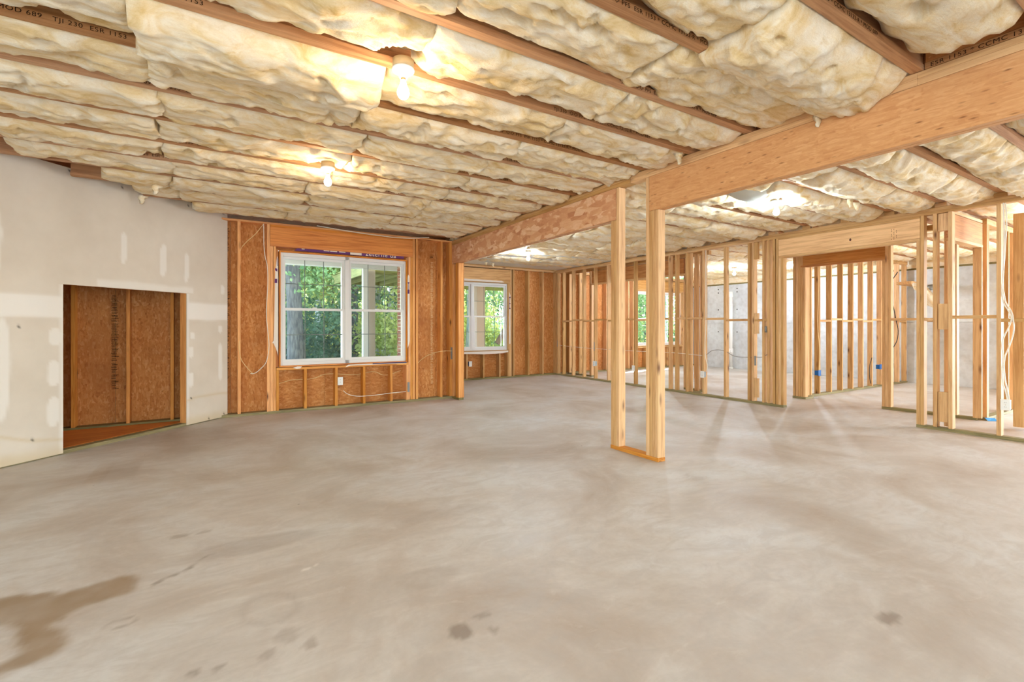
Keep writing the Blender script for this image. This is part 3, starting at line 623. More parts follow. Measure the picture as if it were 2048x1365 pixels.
strip('house_wrap', [(4.3, .60), (4.9, .595), (5.3, .575), (5.8, .585), (5.96, .61), (5.96, .64), (4.3, .64)], YG-.006, WRAPW, wf)
# side of the far room: sheathed wall between the two back walls
wsd = empty('wall_nook', kind='structure')
box('bottom_plate', (3.585, 3.672), (7.6, 9.69), (0, .036), TREAT, wsd)
for y in (7.62, 8.03, 8.44, 8.85, 9.26, 9.65): stud(wsd, 3.585, 3.672, y, y+.036, .036, 2.6)
box('sheathing_panel', (3.58, 3.592), (7.60, 9.83), (.0, 2.66), OSB, wsd)

# ------------------------------------------------------------------ wall_right: the open stud partition
wp = empty('wall_right', kind='structure'); T = .088
def pX(y): return 7.18+.02*y
ang = -math.atan(.02)
def pbox(name, y0, y1, z0, z1, mat=PINE, x0=0, x1=T, **k):
    c = pX((y0+y1)/2); return box(name, (c+x0, c+x1), (y0, y1), (z0, z1), mat, wp, rz=ang, **k)
ZS = 2.54
for a, b in ((3.958, 6.6), (6.6, 9.69), (-4.5, -1.2), (-1.2, 2.352)): pbox('bottom_plate', a, b, 0, .036, TREAT)
for a, b in ((-4.5, .2), (.2, 4.3), (4.3, 9.69)): pbox('top_plate', a, b, ZS, ZS+.036)
for a, b in ((-4.5, 1.2), (1.2, 5.6), (5.6, 9.69)): pbox('top_plate', a, b, ZS+.0365, ZS+.072)
for k, y in enumerate(js[9:]):
    if R.random() < .8 and y < 9.6: pbox('blocking', y-.02, y+.09, ZS+.073, ZJ-.002, PINE)
PY = [9.62, 9.40, 9.02, 8.62, 8.22, 7.79, 7.36, 6.985, 6.09, 5.94, 5.70, 5.345, 4.925, 4.497, 4.425, 4.255, 4.175, 4.09]
for y in PY: pbox('stud', y, y+.037, .036, ZS, PINE, jit=.001)
pbox('trimmer', 3.998, 4.034, .036, 2.24); pbox('stud', 4.036, 4.073, .036, ZS); pbox('trimmer', 3.960, 3.996, .036, 2.24); 
pbox('stud', 2.276, 2.312, .036, ZS); pbox('trimmer', 2.314, 2.350, .036, 2.24)
for y in (2.155, 2.015, 1.610, 1.20, .78, .36, -.05, -.46, -.87, -1.3, -1.7, -2.1, -2.5, -2.9, -3.3, -3.7, -4.1): pbox('stud', y, y+.037, .036, ZS, PINE, jit=.001)
pbox('header', 2.314, 4.034, 2.275, 2.515, HDR, 0, .04); pbox('header', 2.314, 4.034, 2.275, 2.515, HDR, .048, T); pbox('header_plate', 2.314, 4.034, 2.24, 2.274, PINE, -.001, T+.001); pbox('header_plate', 2.314, 4.034, 2.516, 2.539, PINE)
kn = lathe('knot', [(0, 0), (.5, 0), (.42, .02), (0, .03)], plain('knot_dark', lin(92, 52, 44)), wp, (pX(3.06)-.0005, 3.065, 2.372), 14, (-1, 0, 0)); kn.scale = (.026, .036, .05)
boxes('stamp_mark', [(pX(2.6)-.002, pX(2.6)-.0005, y_, y_+.004, 2.30+.02*i, 2.312+.02*i) for y_ in (2.60, 2.575, 2.55) for i in range(7) if (i+int(y_*1000)) % 3], INK, wp)['kind'] = 'stuff'
for z0, z1 in ((2.33, 2.535), (1.18, 1.48), (.10, .45)): pbox('spacer_block', 2.054, 2.150, z0, z1, PINE, .02, .058)
for z0, z1 in ((2.27, 2.535), (1.10, 1.42), (.10, .40)): pbox('spacer_block', 4.36, 4.423, z0, z1, PINE, .0, .04)
blk = [(5.383, 5.70, 1.355), (4.963, 5.344, 1.345), (4.535, 4.924, 1.318), (4.293, 4.42, 1.31), (4.213, 4.254, 1.315), (2.193, 2.275, 1.30), (1.648, 2.014, 1.322), (1.238, 1.609, 1.283), (.82, 1.19, 1.31), (.4, .78, 1.29), (5.738, 5.938, 1.36), (7.025, 7.358, 1.36), (7.398, 7.788, 1.34), (7.83, 8.218, 1.36), (8.26, 8.618, 1.34), (8.66, 9.018, 1.36), (9.06, 9.398, 1.34), (6.13, 6.54, 1.36), (6.58, 6.98, 1.34)]
for a, b, z in blk: pbox('nogging', a, b, z-.018, z+.018, PINE)
pbox('stud', 6.54, 6.577, .036, ZS)
pbox('nail_plate', 9.63, 9.65, .70, .86, GREYP, -.003, -.001); pbox('nail_plate', 8.225, 8.252, .66, .86, GREYP, -.003, -.001); pbox('nail_plate', 4.388, 4.42, .60, .75, GREYP, -.004, -.001)

# ------------------------------------------------------------------ hall and rooms beyond the partition
wh = empty('wall_hall', kind='structure')
def fr(parent, x0, x1, y0, y1, studs, horiz, zt=ZS, mat=PINE, noggz=1.33):
    """framed wall in plan box x0..x1,y0..y1; studs = positions along its length"""
    box('bottom_plate', (x0, x1), (y0, y1), (0, .036), TREAT if mat is PINE else mat, parent); box('top_plate', (x0, x1), (y0, y1), (zt, zt+.036), mat, parent); box('top_plate', (x0, x1), (y0, y1), (zt+.0365, zt+.072), mat, parent)
    for s in studs:
        if horiz: stud(parent, s, s+.037, y0, y1, .036, zt, mat)
        else: stud(parent, x0, x1, s, s+.037, .036, zt, mat)
    if noggz:
        for i, (a, b) in enumerate(zip(sorted(studs)[:-1], sorted(studs)[1:])):
            if b-a < .08 or b-a > .6: continue
            z = noggz+(.014 if i % 2 else -.014)
            if horiz: box('nogging', (a+.038, b-.001), (y0, y1), (z-.018, z+.018), mat, parent)
            else: box('nogging', (x0, x1), (a+.038, b-.001), (z-.018, z+.018), mat, parent)
# wall along X at y=4.30 with wide faces of studs toward the room (stud pack at the corner)
fr(wh, 8.66, 12.78, 4.31, 4.395, [9.045, 9.455, 9.865, 10.275, 10.685, 11.09, 11.50, 11.91, 12.33, 12.70], True)
for x in (8.66, 8.70, 8.76): stud(wh, x, x+.037, 4.31, 4.395, .036, ZS)
# corner pack and the header across the second opening (plane x = 8.40)
for y in (4.22, 4.26, 4.30, 4.34, 4.385): stud(wh, 8.40, 8.49, y, y+.037, .036, ZS if y > 4.25 else 2.20)
box('bottom_plate', (8.40, 8.66), (4.215, 4.43), (0, .036), TREAT, wh)
box('header', (8.40, 8.44), (3.10, 4.26), (2.235, 2.53), HDR_M, wh); box('header', (8.45, 8.488), (3.10, 4.26), (2.235, 2.53), HDR_M, wh); box('header_plate', (8.399, 8.49), (3.06, 4.30), (2.20, 2.234), HDR_M, wh)
for y, z in ((3.105, 2.20), (3.067, ZS), (3.03, ZS)): stud(wh, 8.40, 8.488, y, y+.036, .036, z, PINE)
box('bottom_plate', (8.40, 8.488), (2.10, 3.145), (0, .036), TREAT, wh); box('top_plate', (8.40, 8.488), (2.10, 4.43), (ZS, ZS+.07), PINE, wh)
for y in (2.66, 2.30, 2.10): stud(wh, 8.40, 8.488, y, y+.037, .036, ZS)
box('nogging', (8.40, 8.488), (2.70, 3.03), (1.30, 1.336), PINE, wh); box('nogging', (8.40, 8.488), (2.34, 2.658), (1.28, 1.316), PINE, wh)
# short wall with door header turned toward the camera, right of the spaced studs
fr(wh, 8.50, 12.7, 2.03, 2.115, [8.50, 8.545, 9.42, 9.66, 9.78, 10.25, 10.66, 11.1, 11.5, 11.9, 12.3], True)
box('header', (7.36, 8.39), (2.045, 2.085), (2.26, 2.53), HDR_M, wh); box('header', (7.36, 8.39), (2.09, 2.13), (2.26, 2.53), HDR_M, wh); box('header_plate', (7.36, 8.39), (2.04, 2.13), (2.225, 2.259), PINE, wh)
for x in (7.36, 8.355): stud(wh, x, x+.036, 2.045, 2.13, .036, 2.225, PINE, 'trimmer')
box('bottom_plate', (7.36, 8.39), (2.045, 2.13), (ZS, ZS+.035), PINE, wh)
for x in (8.02, 8.08, 8.14): stud(wh, x, x+.036, 1.60, 1.69, .036, ZS, PINE)
# closet framing behind the left part of the partition, with its wide header
wc = empty('wall_closet', kind='structure')
box('header', (7.76, 7.80), (6.15, 8.80), (2.24, 2.53), HDR_M, wc); box('header', (7.808, 7.846), (6.15, 8.80), (2.24, 2.53), HDR_M, wc); box('header_plate', (7.759, 7.847), (6.11, 8.84), (2.205, 2.239), PINE, wc)
for y, z in ((6.115, 2.205), (6.075, ZS), (8.80, 2.205), (8.84, ZS), (9.25, ZS), (9.64, ZS)): stud(wc, 7.76, 7.846, y, y+.036, .036, z)
box('top_plate', (7.76, 7.846), (5.6, 9.69), (ZS, ZS+.07), PINE, wc); box('bottom_plate', (7.76, 7.846), (8.8, 9.69), (0, .036), TREAT, wc)
box('bottom_plate', (7.76, 7.846), (5.70, 6.15), (0, .036), TREAT, wc)
for y in (5.70, 5.75): stud(wc, 7.76, 7.846, y, y+.036, .036, ZS)
for x in (7.37, 7.55): stud(wc, x, x+.036, 5.66, 5.745, .036, ZS)
for x in (9.30, 9.34): stud(wc, x, x+.036, 7.0, 7.09, .036, ZS)
box('bottom_plate', (7.36, 7.76), (5.66, 5.745), (0, .036), TREAT, wc)

# ------------------------------------------------------------------ beams and the free standing support frame
bl = empty('ceiling_beam', 'long OSB faced beam running from window wall to the twin post frame', 'beam', (3.44, 5.4, 2.27), 'ceiling beams')
ab = -math.atan((.07)/(3.64))
def bbox(name, y0, y1, z0, z1, x0, x1, mat, p): 
    y = (y0+y1)/2; c = 3.40+.0183*(y-3.57) if y > 3.57 else 3.40
    return box(name, (c+x0, c+x1), (y0, y1), (z0, z1), mat, p, rz=ab if y > 3.57 else 0)
bbox('beam_face', 3.497, 7.455, 2.27, 2.583, 0, .04, OSB_BEAM, bl); bbox('beam_face', 3.497, 7.455, 2.27, 2.583, .048, .088, OSB_BEAM, bl); bbox('beam_core', 3.50, 7.45, 2.272, 2.58, .041, .047, LVL, bl)
br = empty('ceiling_beam', 'deep smooth strand lumber beam from twin post frame toward the camera right', 'beam', (3.44, 0, 2.27), 'ceiling beams')
box('beam_face', (3.40, 3.442), (-4.49, 3.073), (2.27, 2.583), LSL, br); box('beam_face', (3.450, 3.490), (-4.49, 3.073), (2.27, 2.583), LSL, br); box('beam_core', (3.443, 3.449), (-4.49, 3.07), (2.274, 2.58), LVL, br)
bp = empty('beam_plate', 'flat pine plate running along the top of both ceiling beams', 'board', (3.44, 0, 2.6))
for a, b in ((-4.49, 1.1), (1.1, 3.3)): box('plank', (3.397, 3.49), (a, b), (2.584, 2.621), PINE, bp); box('plank', (3.397, 3.49), (a, b), (2.6215, 2.657), PINE, bp)
bbox('plank', 3.3, 7.455, 2.584, 2.621, -.003, .09, PINE, bp); bbox('plank', 3.3, 7.455, 2.6215, 2.657, -.003, .09, PINE, bp)
sf = empty('support_frame', 'free standing frame of two stud packs on a short plate under the beams', 'post', (3.44, 3.27, 0))
box('bottom_plate', (3.398, 3.490), (2.965, 3.572), (0, .036), PINE_WARM, sf)
for y, z in ((3.531, 2.268), (3.494, 2.268), (3.457, 2.583), (3.075, 2.583), (3.038, 2.268), (3.0, 2.268), (2.978, 2.268)):
    if y == 2.978: continue
    box('stud', (3.401, 3.489), (y, y+.0365), (.036, z), PINE, sf)
box('stud', (3.401, 3.489), (2.966, 2.999), (.036, 2.268), PINE, sf)

# ------------------------------------------------------------------ lights
def fixture(x, y, z, mat, label, on=True):
    r = empty('ceiling_light', label, 'light', (x, y, z+.12))
    n = 8; prof = [(.0, 0), (.052, 0), (.056, .002), (.056, .045), (.0, .045)]
    lathe('junction_box', prof, BEIGEB, r, (x, y, z+.125), 24)
    lathe('lampholder', [(.0, .0), (.020, 0), (.024, .012), (.034, .024), (.056, .034), (.060, .042), (.058, .048), (0, .048)], PORC, r, (x, y, z+.077), 28)
    lathe('screw_shell', [(.0, 0), (.0135, 0), (.0140, .022), (0, .022)], BRASS, r, (x, y, z+.060), 16)
    lathe('bulb', [(.0, -.034), (.012, -.032), (.022, -.026), (.029, -.014), (.0315, 0), (.029, .014), (.023, .028), (.017, .042), (.0145, .058), (.0145, .062), (0, .062)], mat, r, (x, y, z), 16)
    return r
fixture(.868, 2.47, 2.455, LW, 'bare glowing bulb on porcelain holder nearest the camera under the yellow batts')
fixture(.87, 4.40, 2.47, LW, 'bare glowing warm bulb further back toward the big window')
fixture(5.23, 2.93, 2.46, LC, 'bare cool white bulb in the right hand room beside the grey sagging sheet')
fixture(10.45, 6.85, 2.45, LW2, 'small warm bulb seen between the studs above the white pipe')
fixture(9.22, 8.15, 2.45, LW2, 'added fill bulb hidden behind the right post of the support frame'); fixture(11.4, 5.8, 2.45, LW2, 'added fill bulb hidden behind the corner stud pack')  # out of sight, both added to brighten the back rooms
fixture(3.76, 5.3, 2.45, LC2, 'added cool fill bulb hidden behind the OSB faced beam'); fixture(5.0, 7.42, 2.47, LC2, 'faint bulb on white holder in the far room near the second window')  # the one behind the beam is added, brightens the space beyond it
fixture(.87, -.9, 2.47, LW, 'added warm fill bulb behind the camera'); fixture(5.2, -1.2, 2.47, LC, 'added cool white fill bulb behind the camera on the right')  # unseen bulbs added as fill for the near rooms

# ------------------------------------------------------------------ outlets, boxes and cables
def plate_outlet(name, c, face, label, horizontal=False, plate=WHITE, bw=.075, bh=.118, boxmat=BLUE, kinds='outlet'):
    """face: unit vector pointing out of the wall"""
    r = empty(name, label, 'outlet' if kinds == 'outlet' else 'electrical box', c)
    f = Vector(face); a = math.atan2(f.y, f.x)+PI/2
    def lb(nm, u0, u1, d0, d1, z0, z1, mat):
        o = box(nm, (c[0]+u0, c[0]+u1), (c[1]+d0, c[1]+d1), (c[2]+z0, c[2]+z1), mat, None, rz=a, piv=c, bev=.0015); par(o, r); return o
    lb('box_body', -bw*.4, bw*.4, .002, .065, -bh*.42, bh*.42, boxmat)
    q = lb('cover_plate', -bw/2, bw/2, -.004, .0015, -bh/2, bh/2, plate)
    if kinds == 'outlet':
        for z in (-.024, .024):
            q = lb('receptacle', -.017, .017, -.006, -.0041, z-.014, z+.014, plate)
            for u in (-.006, .006): o = lb('slot', u-.0012, u+.0012, -.0066, -.0058, z-.003, z+.007, SLOT)
        lb('screw', -.003, .003, -.0055, -.0041, -.003, .003, BRASS)
    return r
plate_outlet('wall_outlet', (1.648, 7.445, .40), (0, -1, 0), 'white duplex outlet under the large left window')
plate_outlet('wall_outlet', (4.962, 9.678, .37), (0, -1, 0), 'white duplex outlet under the second window in the far room')
plate_outlet('wall_outlet', (pX(8.24)-.012, 8.235, .375), (-1, 0, 0), 'white outlet on third stud from the far corner of the stud wall', boxmat=GREYP)
plate_outlet('wall_outlet', (pX(5.4)-.012, 5.375, .378), (-1, 0, 0), 'white box on the stud left of the white pipe', boxmat=GREYP)
plate_outlet('wall_outlet', (pX(1.58)-.012, 1.575, .378), (-1, 0, 0), 'white outlet low on the rightmost near stud fed by twin cables', boxmat=WHITE)
plate_outlet('wall_outlet', (pX(6.9)-.012, 7.02, .36), (-1, 0, 0), 'white outlet seen between the twin posts of the support frame', boxmat=GREYP)
plate_outlet('outlet_box', (9.02, 4.295, .40), (0, -1, 0), 'blue electrical box at left end of the back room stud wall', plate=BLUE, boxmat=BLUE, kinds='box', bw=.09, bh=.10)
plate_outlet('outlet_box', (11.42, 4.295, .40), (0, -1, 0), 'dark blue box partly behind the jamb post in the back room', plate=BLUE, boxmat=BLUE, kinds='box', bw=.10, bh=.10)
plate_outlet('outlet_box', (11.98, 4.295, .40), (0, -1, 0), 'grey electrical box right of the jamb post in the back room', plate=GREYP, boxmat=GREYP, kinds='box', bw=.13, bh=.09)
plate_outlet('switch_box', (pX(4.2)+.03, 4.235, 1.17), (0, -1, 0), 'small grey switch box hanging below nogging left of the wide opening', plate=GREYP, boxmat=GREYP, kinds='box', bw=.05, bh=.10)
def cab(label, pts, r, mat): return tag(cable('cable', pts, r, mat), label, 'cable')
Yc = 7.452
cab('pale cable looping down the panel left of the large window', [(.63, Yc, 2.63), (.645, Yc, 2.2), (.675, Yc+.0, 2.05), (.665, Yc, 1.4), (.668, Yc, .74), (.60, Yc, .64), (.50, Yc, .57), (.47, Yc, .575)], .005, CABW)
cab('thin pale cable slanting across the panel left of the large window', [(.63, Yc, 2.63), (.53, Yc+.02, 2.48), (.42, Yc+.04, 2.36), (.358, Yc+.04, 2.26), (.352, Yc+.02, 1.2), (.352, Yc, .80), (.42, Yc, .67), (.50, Yc, .57)], .0042, CABY)
cab('white cable end curving under the large window right of the outlet', [(1.70, Yc+.03, .25), (1.74, Yc+.02, .21), (1.85, Yc, .165), (2.05, Yc, .15), (2.25, Yc, .155), (2.42, Yc, .165), (2.66, Yc, .17)], .005, CABW)
cab('yellowish cable wavering along the panels under the large window', [(.83, 7.585, .40), (1.0, 7.585, .44), (1.3, 7.58, .45), (1.45, 7.58, .50), (1.9, 7.58, .47), (2.2, 7.58, .50), (2.35, 7.58, .44), (2.62, 7.58, .50)], .0045, CABY)
cab('pale cable through studs right of the large window', [(2.87, 7.55, .58), (2.98, 7.55, .68), (3.12, 7.5, .76), (3.28, 7.45, .80), (3.47, 7.45, .80)], .0045, CABY)
cab('white cable drooping under the batts above the large window', [(1.3, 7.33, 2.655), (1.7, 7.30, 2.62), (2.1, 7.30, 2.60), (2.6, 7.28, 2.595), (2.98, 7.26, 2.64)], .006, CABW)
cab('twin white cable bundle running down the rightmost near stud', [(pX(1.6)-.004, 1.592, 2.54), (pX(1.6)-.006, 1.585, 2.2), (pX(1.6)-.006, 1.592, 1.8), (pX(1.6)-.006, 1.595, 1.49), (pX(1.6)-.006, 1.545, 1.36), (pX(1.6)-.012, 1.53, 1.30), (pX(1.6)-.006, 1.545, 1.23), (pX(1.6)-.006, 1.60, 1.05), (pX(1.6)-.006, 1.595, .9), (pX(1.6)-.006, 1.598, .62), (pX(1.6)-.006, 1.575, .52), (pX(1.6)-.004, 1.56, .43)], .0065, CABW)
cab('second white cable bowing out from the rightmost near stud', [(pX(1.6)+.008, 1.58, 2.54), (pX(1.6)+.008, 1.57, 2.35), (pX(1.6)+.006, 1.582, 2.05), (pX(1.6)+.006, 1.582, 1.5), (pX(1.6)+.004, 1.53, 1.36), (pX(1.6)-.01, 1.518, 1.30), (pX(1.6)+.004, 1.515, 1.18), (pX(1.6)+.004, 1.55, 1.0), (pX(1.6)+.004, 1.584, .88), (pX(1.6)+.004, 1.582, .66), (pX(1.6), 1.56, .52), (pX(1.6), 1.55, .43)], .0065, CABW)
cab('thin white cable dropping to the box left of the white pipe', [(pX(5.4)+.02, 5.325, 2.54), (pX(5.4), 5.31, 1.6), (pX(5.4), 5.31, 1.3), (pX(5.4), 5.32, .7), (pX(5.4), 5.28, .5), (pX(5.4), 5.30, .43)], .0055, CABW)
cab('thin cable strung through the studs of the partition', [(pX(9.6)-.0+.04, 9.6, .74), (pX(9)+.04, 9.0, .72), (pX(8.3)+.04, 8.3, .71), (pX(7)+.04, 7.0, .71), (pX(6)+.04, 6.0, .72), (pX(5.35)+.04, 5.36, .70)], .0045, CABW)
cab('grey cable sagging between studs in front of the white pipe', [(pX(5.3)+.03, 5.32, .72), (pX(5.2)+.03, 5.2, .80), (pX(5)+.03, 4.96, .80), (pX(4.8)+.03, 4.8, .73), (pX(4.6)+.03, 4.55, .72), (pX(4.4)+.03, 4.40, .73), (pX(4.3)+.03, 4.3, .74), (pX(4.2)+.03, 4.2, .80)], .0045, plain('grey_cable', lin(120, 116, 112)))
cab('pale cable down to the blue box in the back room', [(8.97, 4.30, 2.5), (8.99, 4.30, 1.8), (8.97, 4.30, 1.2), (9.03, 4.30, .8), (9.01, 4.30, .44)], .007, CABY)
cab('black cable swinging down right of the jamb post in the back room', [(12.1, 4.25, 2.34), (11.82, 4.25, 2.1), (11.8, 4.25, 1.9), (12.0, 4.25, 1.4), (12.13, 4.25, 1.05), (11.85, 4.25, .75), (11.5, 4.25, .60)], .008, CABK)
cab('short black cable loop low on the back room studs', [(11.0, 4.28, .60), (10.86, 4.26, .45), (10.85, 4.26, .25), (10.95, 4.28, .10)], .007, CABK)
cab('pale yellow wire end on the second post stud behind the partition', [(8.06, 8.2, .9), (8.1, 8.15, .65), (8.12, 8.2, .55)], .004, CABY)

# ------------------------------------------------------------------ pipe, duct wrap, scraps
pp = empty('drain_pipe', 'white PVC drain pipe standing against the far concrete wall', 'pipe', (12.62, 8.38, 0))
def cyl(nm, c, r, h, mat, p, ax=(0, 0, 1), n=20): return lathe(nm, [(0, 0), (r, 0), (r, h), (0, h)], mat, p, c, n, ax)
cyl('pipe_length', (12.62, 8.38, 0), .052, 2.2, PVC, pp); cyl('coupling', (12.62, 8.38, 2.05), .062, .12, PVC, pp); cyl('coupling', (12.62, 8.38, 1.80), .060, .05, PVC, pp)
cyl('cleanout', (12.62, 8.38, .42), .064, .16, PVC, pp); cyl('cleanout_cap', (12.56, 8.38, .50), .045, .05, PVC, pp, (-1, -.2, 0)); cyl('branch', (12.62, 8.42, 2.12), .04, .22, PVC, pp, (0, 1, .7)); cyl('coupling', (12.62, 8.38, .0), .062, .05, PVC, pp)
# sagging grey sheet between joists in the right room
n = 24; V = []; F = []
for j in range(9):
    for i in range(n):
        r = j/8; a = 2*PI*i/n; V.append((4.87+.30*r*math.cos(a), 2.97+.21*r*math.sin(a), 2.625-.085*(1-r**2.2)+.004*math.sin(5*a)*r))
for j in range(8):
    for i in range(n): F.append((j*n+i, j*n+(i+1) % n, (j+1)*n+(i+1) % n, (j+1)*n+i))
gm = mesh('duct_wrap_sheet', V, F, MEMB, None, True); sol = gm.modifiers.new('s', 'SOLIDIFY'); sol.thickness = .004
tag(gm, 'smooth grey sheet bulging down between joists beside the cool bulb', 'sheet')
hb = empty('fallen_batt', 'torn yellow batt piece hanging with a pipe end in the back room corner', 'insulation', (12.2, 3.6, 2.0))
b_ = batt('wool_piece', 0, .55, 0, .28, res=.03, sag=.05, seed=91, zb=0); b_.location = (11.9, 3.75, 1.80); b_.rotation_euler = (.3, .75, -.3); b_.scale = (1, 1, .5); par(b_, hb)
cyl('pipe_end', (12.05, 3.7, 1.98), .055, .5, GREYP, hb, (1, .1, .1))
box('shelf_block', (11.9, 12.7), (3.95, 4.2), (2.06, 2.12), PINE, hb)
bt = mesh('tape_scrap', [(8.50, 2.075, .002), (8.60, 2.005, .002), (8.64, 2.05, .03), (8.53, 2.12, .036), (8.50, 2.075, .004), (8.60, 2.005, .004), (8.64, 2.05, .032), (8.53, 2.12, .038)], [(0, 3, 2, 1), (4, 5, 6, 7), (0, 1, 5, 4), (1, 2, 6, 5), (2, 3, 7, 6), (3, 0, 4, 7)], plain('blue_tape', lin(58, 150, 220)))
bt.location = (-.05, -.07, 0); tag(bt, 'bright blue tape scrap on the floor beside the right stud pack', 'scrap')
bt2 = box('paper_scrap', (8.66, 8.74), (4.18, 4.24), (.001, .012), plain('pale_scrap', lin(200, 204, 212)), None, rz=.5); tag(bt2, 'small pale scrap on the floor at the foot of the corner studs', 'scrap')
# torn tufts hanging from the batts
TUFT = [(3.25, 2.62, 2.60), (-.62, 6.55, 2.60), (3.38, 1.62, 2.585), (5.15, 9.3, 2.62), (5.35, 9.35, 2.60), (5.9, 2.5, 2.57), (6.1, 2.52, 2.56), (-.45, 5.9, 2.58)]
for i, (x, y, z) in enumerate(TUFT):
    V = []; F = []; n = 8
    for j in range(6):
        for k in range(n):
            a = 2*PI*k/n; r = (.022*(1-j/6)+.003)*(1+.5*math.sin(3*a+i+j)); V.append((r*math.cos(a)*1.6+.006*math.sin(j*2+i), r*math.sin(a), -.018*j+.03))
    for j in range(5):
        for k in range(n): F.append((j*n+k, (j+1)*n+k, (j+1)*n+(k+1) % n, j*n+(k+1) % n))
    F.append(tuple(range(n))); F.append(tuple(5*n+k for k in range(n-1, -1, -1)))
    o = mesh('wool_tuft', V, F, WOOL, None, True); o.location = (x, y, z); par(o, ceil)

# ------------------------------------------------------------------ outdoors
gv = []; gf = []; gx = np.linspace(-30, 70, 60); gy = np.linspace(7.7, 75, 50)
GX, GY = np.meshgrid(gx, gy); GZ = -.12+sm(13, 24, GY)*.3*fbm(GX*.3, GY*.3, 4)+sm(18, 40, GY)*.5
gi = np.arange(60*50).reshape(50, 60)
GR = NT('leaf_litter_ground', .9, .1); gn = GR.noise(GR.coord(), 2.5, 6, .7); GR.col(GR.ramp(gn, (.35, lin(110, 120, 84)), (.5, lin(168, 164, 142)), (.68, lin(206, 204, 196))))
gr = mesh('ground', np.stack([GX.ravel(), GY.ravel(), GZ.ravel()], 1), np.stack([gi[:-1, :-1].ravel(), gi[:-1, 1:].ravel(), gi[1:, 1:].ravel(), gi[1:, :-1].ravel()], 1), GR.m); tag(gr, kind='structure')
box('patio_slab', (-4, 9), (7.66, 11.6), (-.12, -.04), CONC, gr)
TRIMW = plain('painted_exterior_trim', lin(228, 226, 220), .5, .4)
wo_ = empty('wall_outside', kind='structure')
BR = NT('brick', .85, .15); oi = BR.noise(BR.coord((1, 1, 1)), 6.0, 2); BR.col(BR.ramp(oi, (.35, lin(122, 74, 58)), (.65, lin(168, 118, 94))))
L = []; rr = random.Random(2)
for j in range(34):
    y = 7.66+(.1 if j % 2 else 0)
    while y < 10.15: L.append((3.44+rr.uniform(-.003, .003), 3.53, y, min(y+.19, 10.17), -.05+j*.079, -.05+j*.079+.066)); y += .203
    x = 3.54+(.1 if j % 2 else 0)
    while x < 4.05: L.append((x, min(x+.19, 4.05), 10.09+rr.uniform(-.003, .003), 10.17, -.05+j*.079, -.05+j*.079+.066)); x += .203
bk = boxes('brick', L, BR.m, wo_); bk['kind'] = 'stuff'
box('mortar', (3.452, 3.57), (7.64, 10.155), (-.1, 2.63), plain('mortar', lin(206, 198, 188)), wo_); box('mortar', (3.53, 4.05), (10.0, 10.155), (-.1, 2.63), bpy.data.materials['mortar'], wo_)
box('porch_soffit', (-6, 9), (7.66, 10.80), (2.62, 2.66), TRIMW, wo_)
box('sun_block', (-6, 14), (7.70, 10.5), (2.92, 5.5), TRIMW, wo_)  # unseen block added above the porch to keep sun off the windows
pc = empty('porch_beam', 'white boxed porch beam spanning across the top of the window view', 'beam', (1, 10.9, 2.47)); box('beam_wrap', (-6, 8.5), (10.80, 11.02), (2.50, 2.80), TRIMW, pc)
def post(x, y, wdt, label, hue=TRIMW):
    r = empty('porch_post', label, 'post', (x, y, -.04)); box('post_shaft', (x-wdt/2, x+wdt/2), (y-wdt/2, y+wdt/2), (-.04, 2.5), hue, r, bev=.004)
    box('post_base', (x-wdt/2-.02, x+wdt/2+.02), (y-wdt/2-.02, y+wdt/2+.02), (-.04, .10), hue, r, bev=.004); return r
PBE = plain('beige_painted_post', lin(196, 184, 170), .6, .3)
post(2.50, 10.9, .13, 'slim white porch post seen beside the window mullion'); post(2.95, 10.9, .12, 'white porch post seen in the right sash of the large window'); post(3.12, 11.15, .20, 'beige wider post just right of the white one outside the large window', PBE)
post(5.85, 10.95, .24, 'pinkish boxed post outside the left part of the second window', plain('pinkish_post', lin(206, 180, 168))); post(7.05, 11.2, .30, 'brown grey post with a brace outside the second window', plain('brown_grey_post', lin(120, 108, 100)))  # last post has a darker brown grey colour
kb = box('knee_brace', (6.35, 7.1), (11.1, 11.2), (1.0, 1.12), bpy.data.materials['brown_grey_post'], None, rz=0); kb.rotation_euler = (0, -.95, 0); tag(kb, 'slanted dark brace leaning against the brown grey post outside', 'brace')
dk = empty('deck', 'raised timber deck with greenish joists outside the large window', 'deck', (5, 12.6, 2.3))
OLV = wood('weathered_deck_timber', lin(142, 146, 92), lin(104, 110, 62), lin(70, 72, 44), .9)
for i in range(9): box('deck_joist', (3.0+i*.42, 3.04+i*.42), (11.1, 14.2), (2.42, 2.62), OLV, dk)
for i in range(20): box('deck_board', (2.9, 9.6), (11.08+i*.155, 11.22+i*.155), (2.625, 2.655), OLV, dk)
box('rim_board', (2.95, 9.6), (14.2, 14.24), (2.42, 2.62), OLV, dk); box('rim_board', (2.95, 9.6), (11.06, 11.10), (2.42, 2.62), OLV, dk); box('rim_board', (2.92, 2.96), (11.1, 14.24), (2.38, 2.62), OLV, dk)

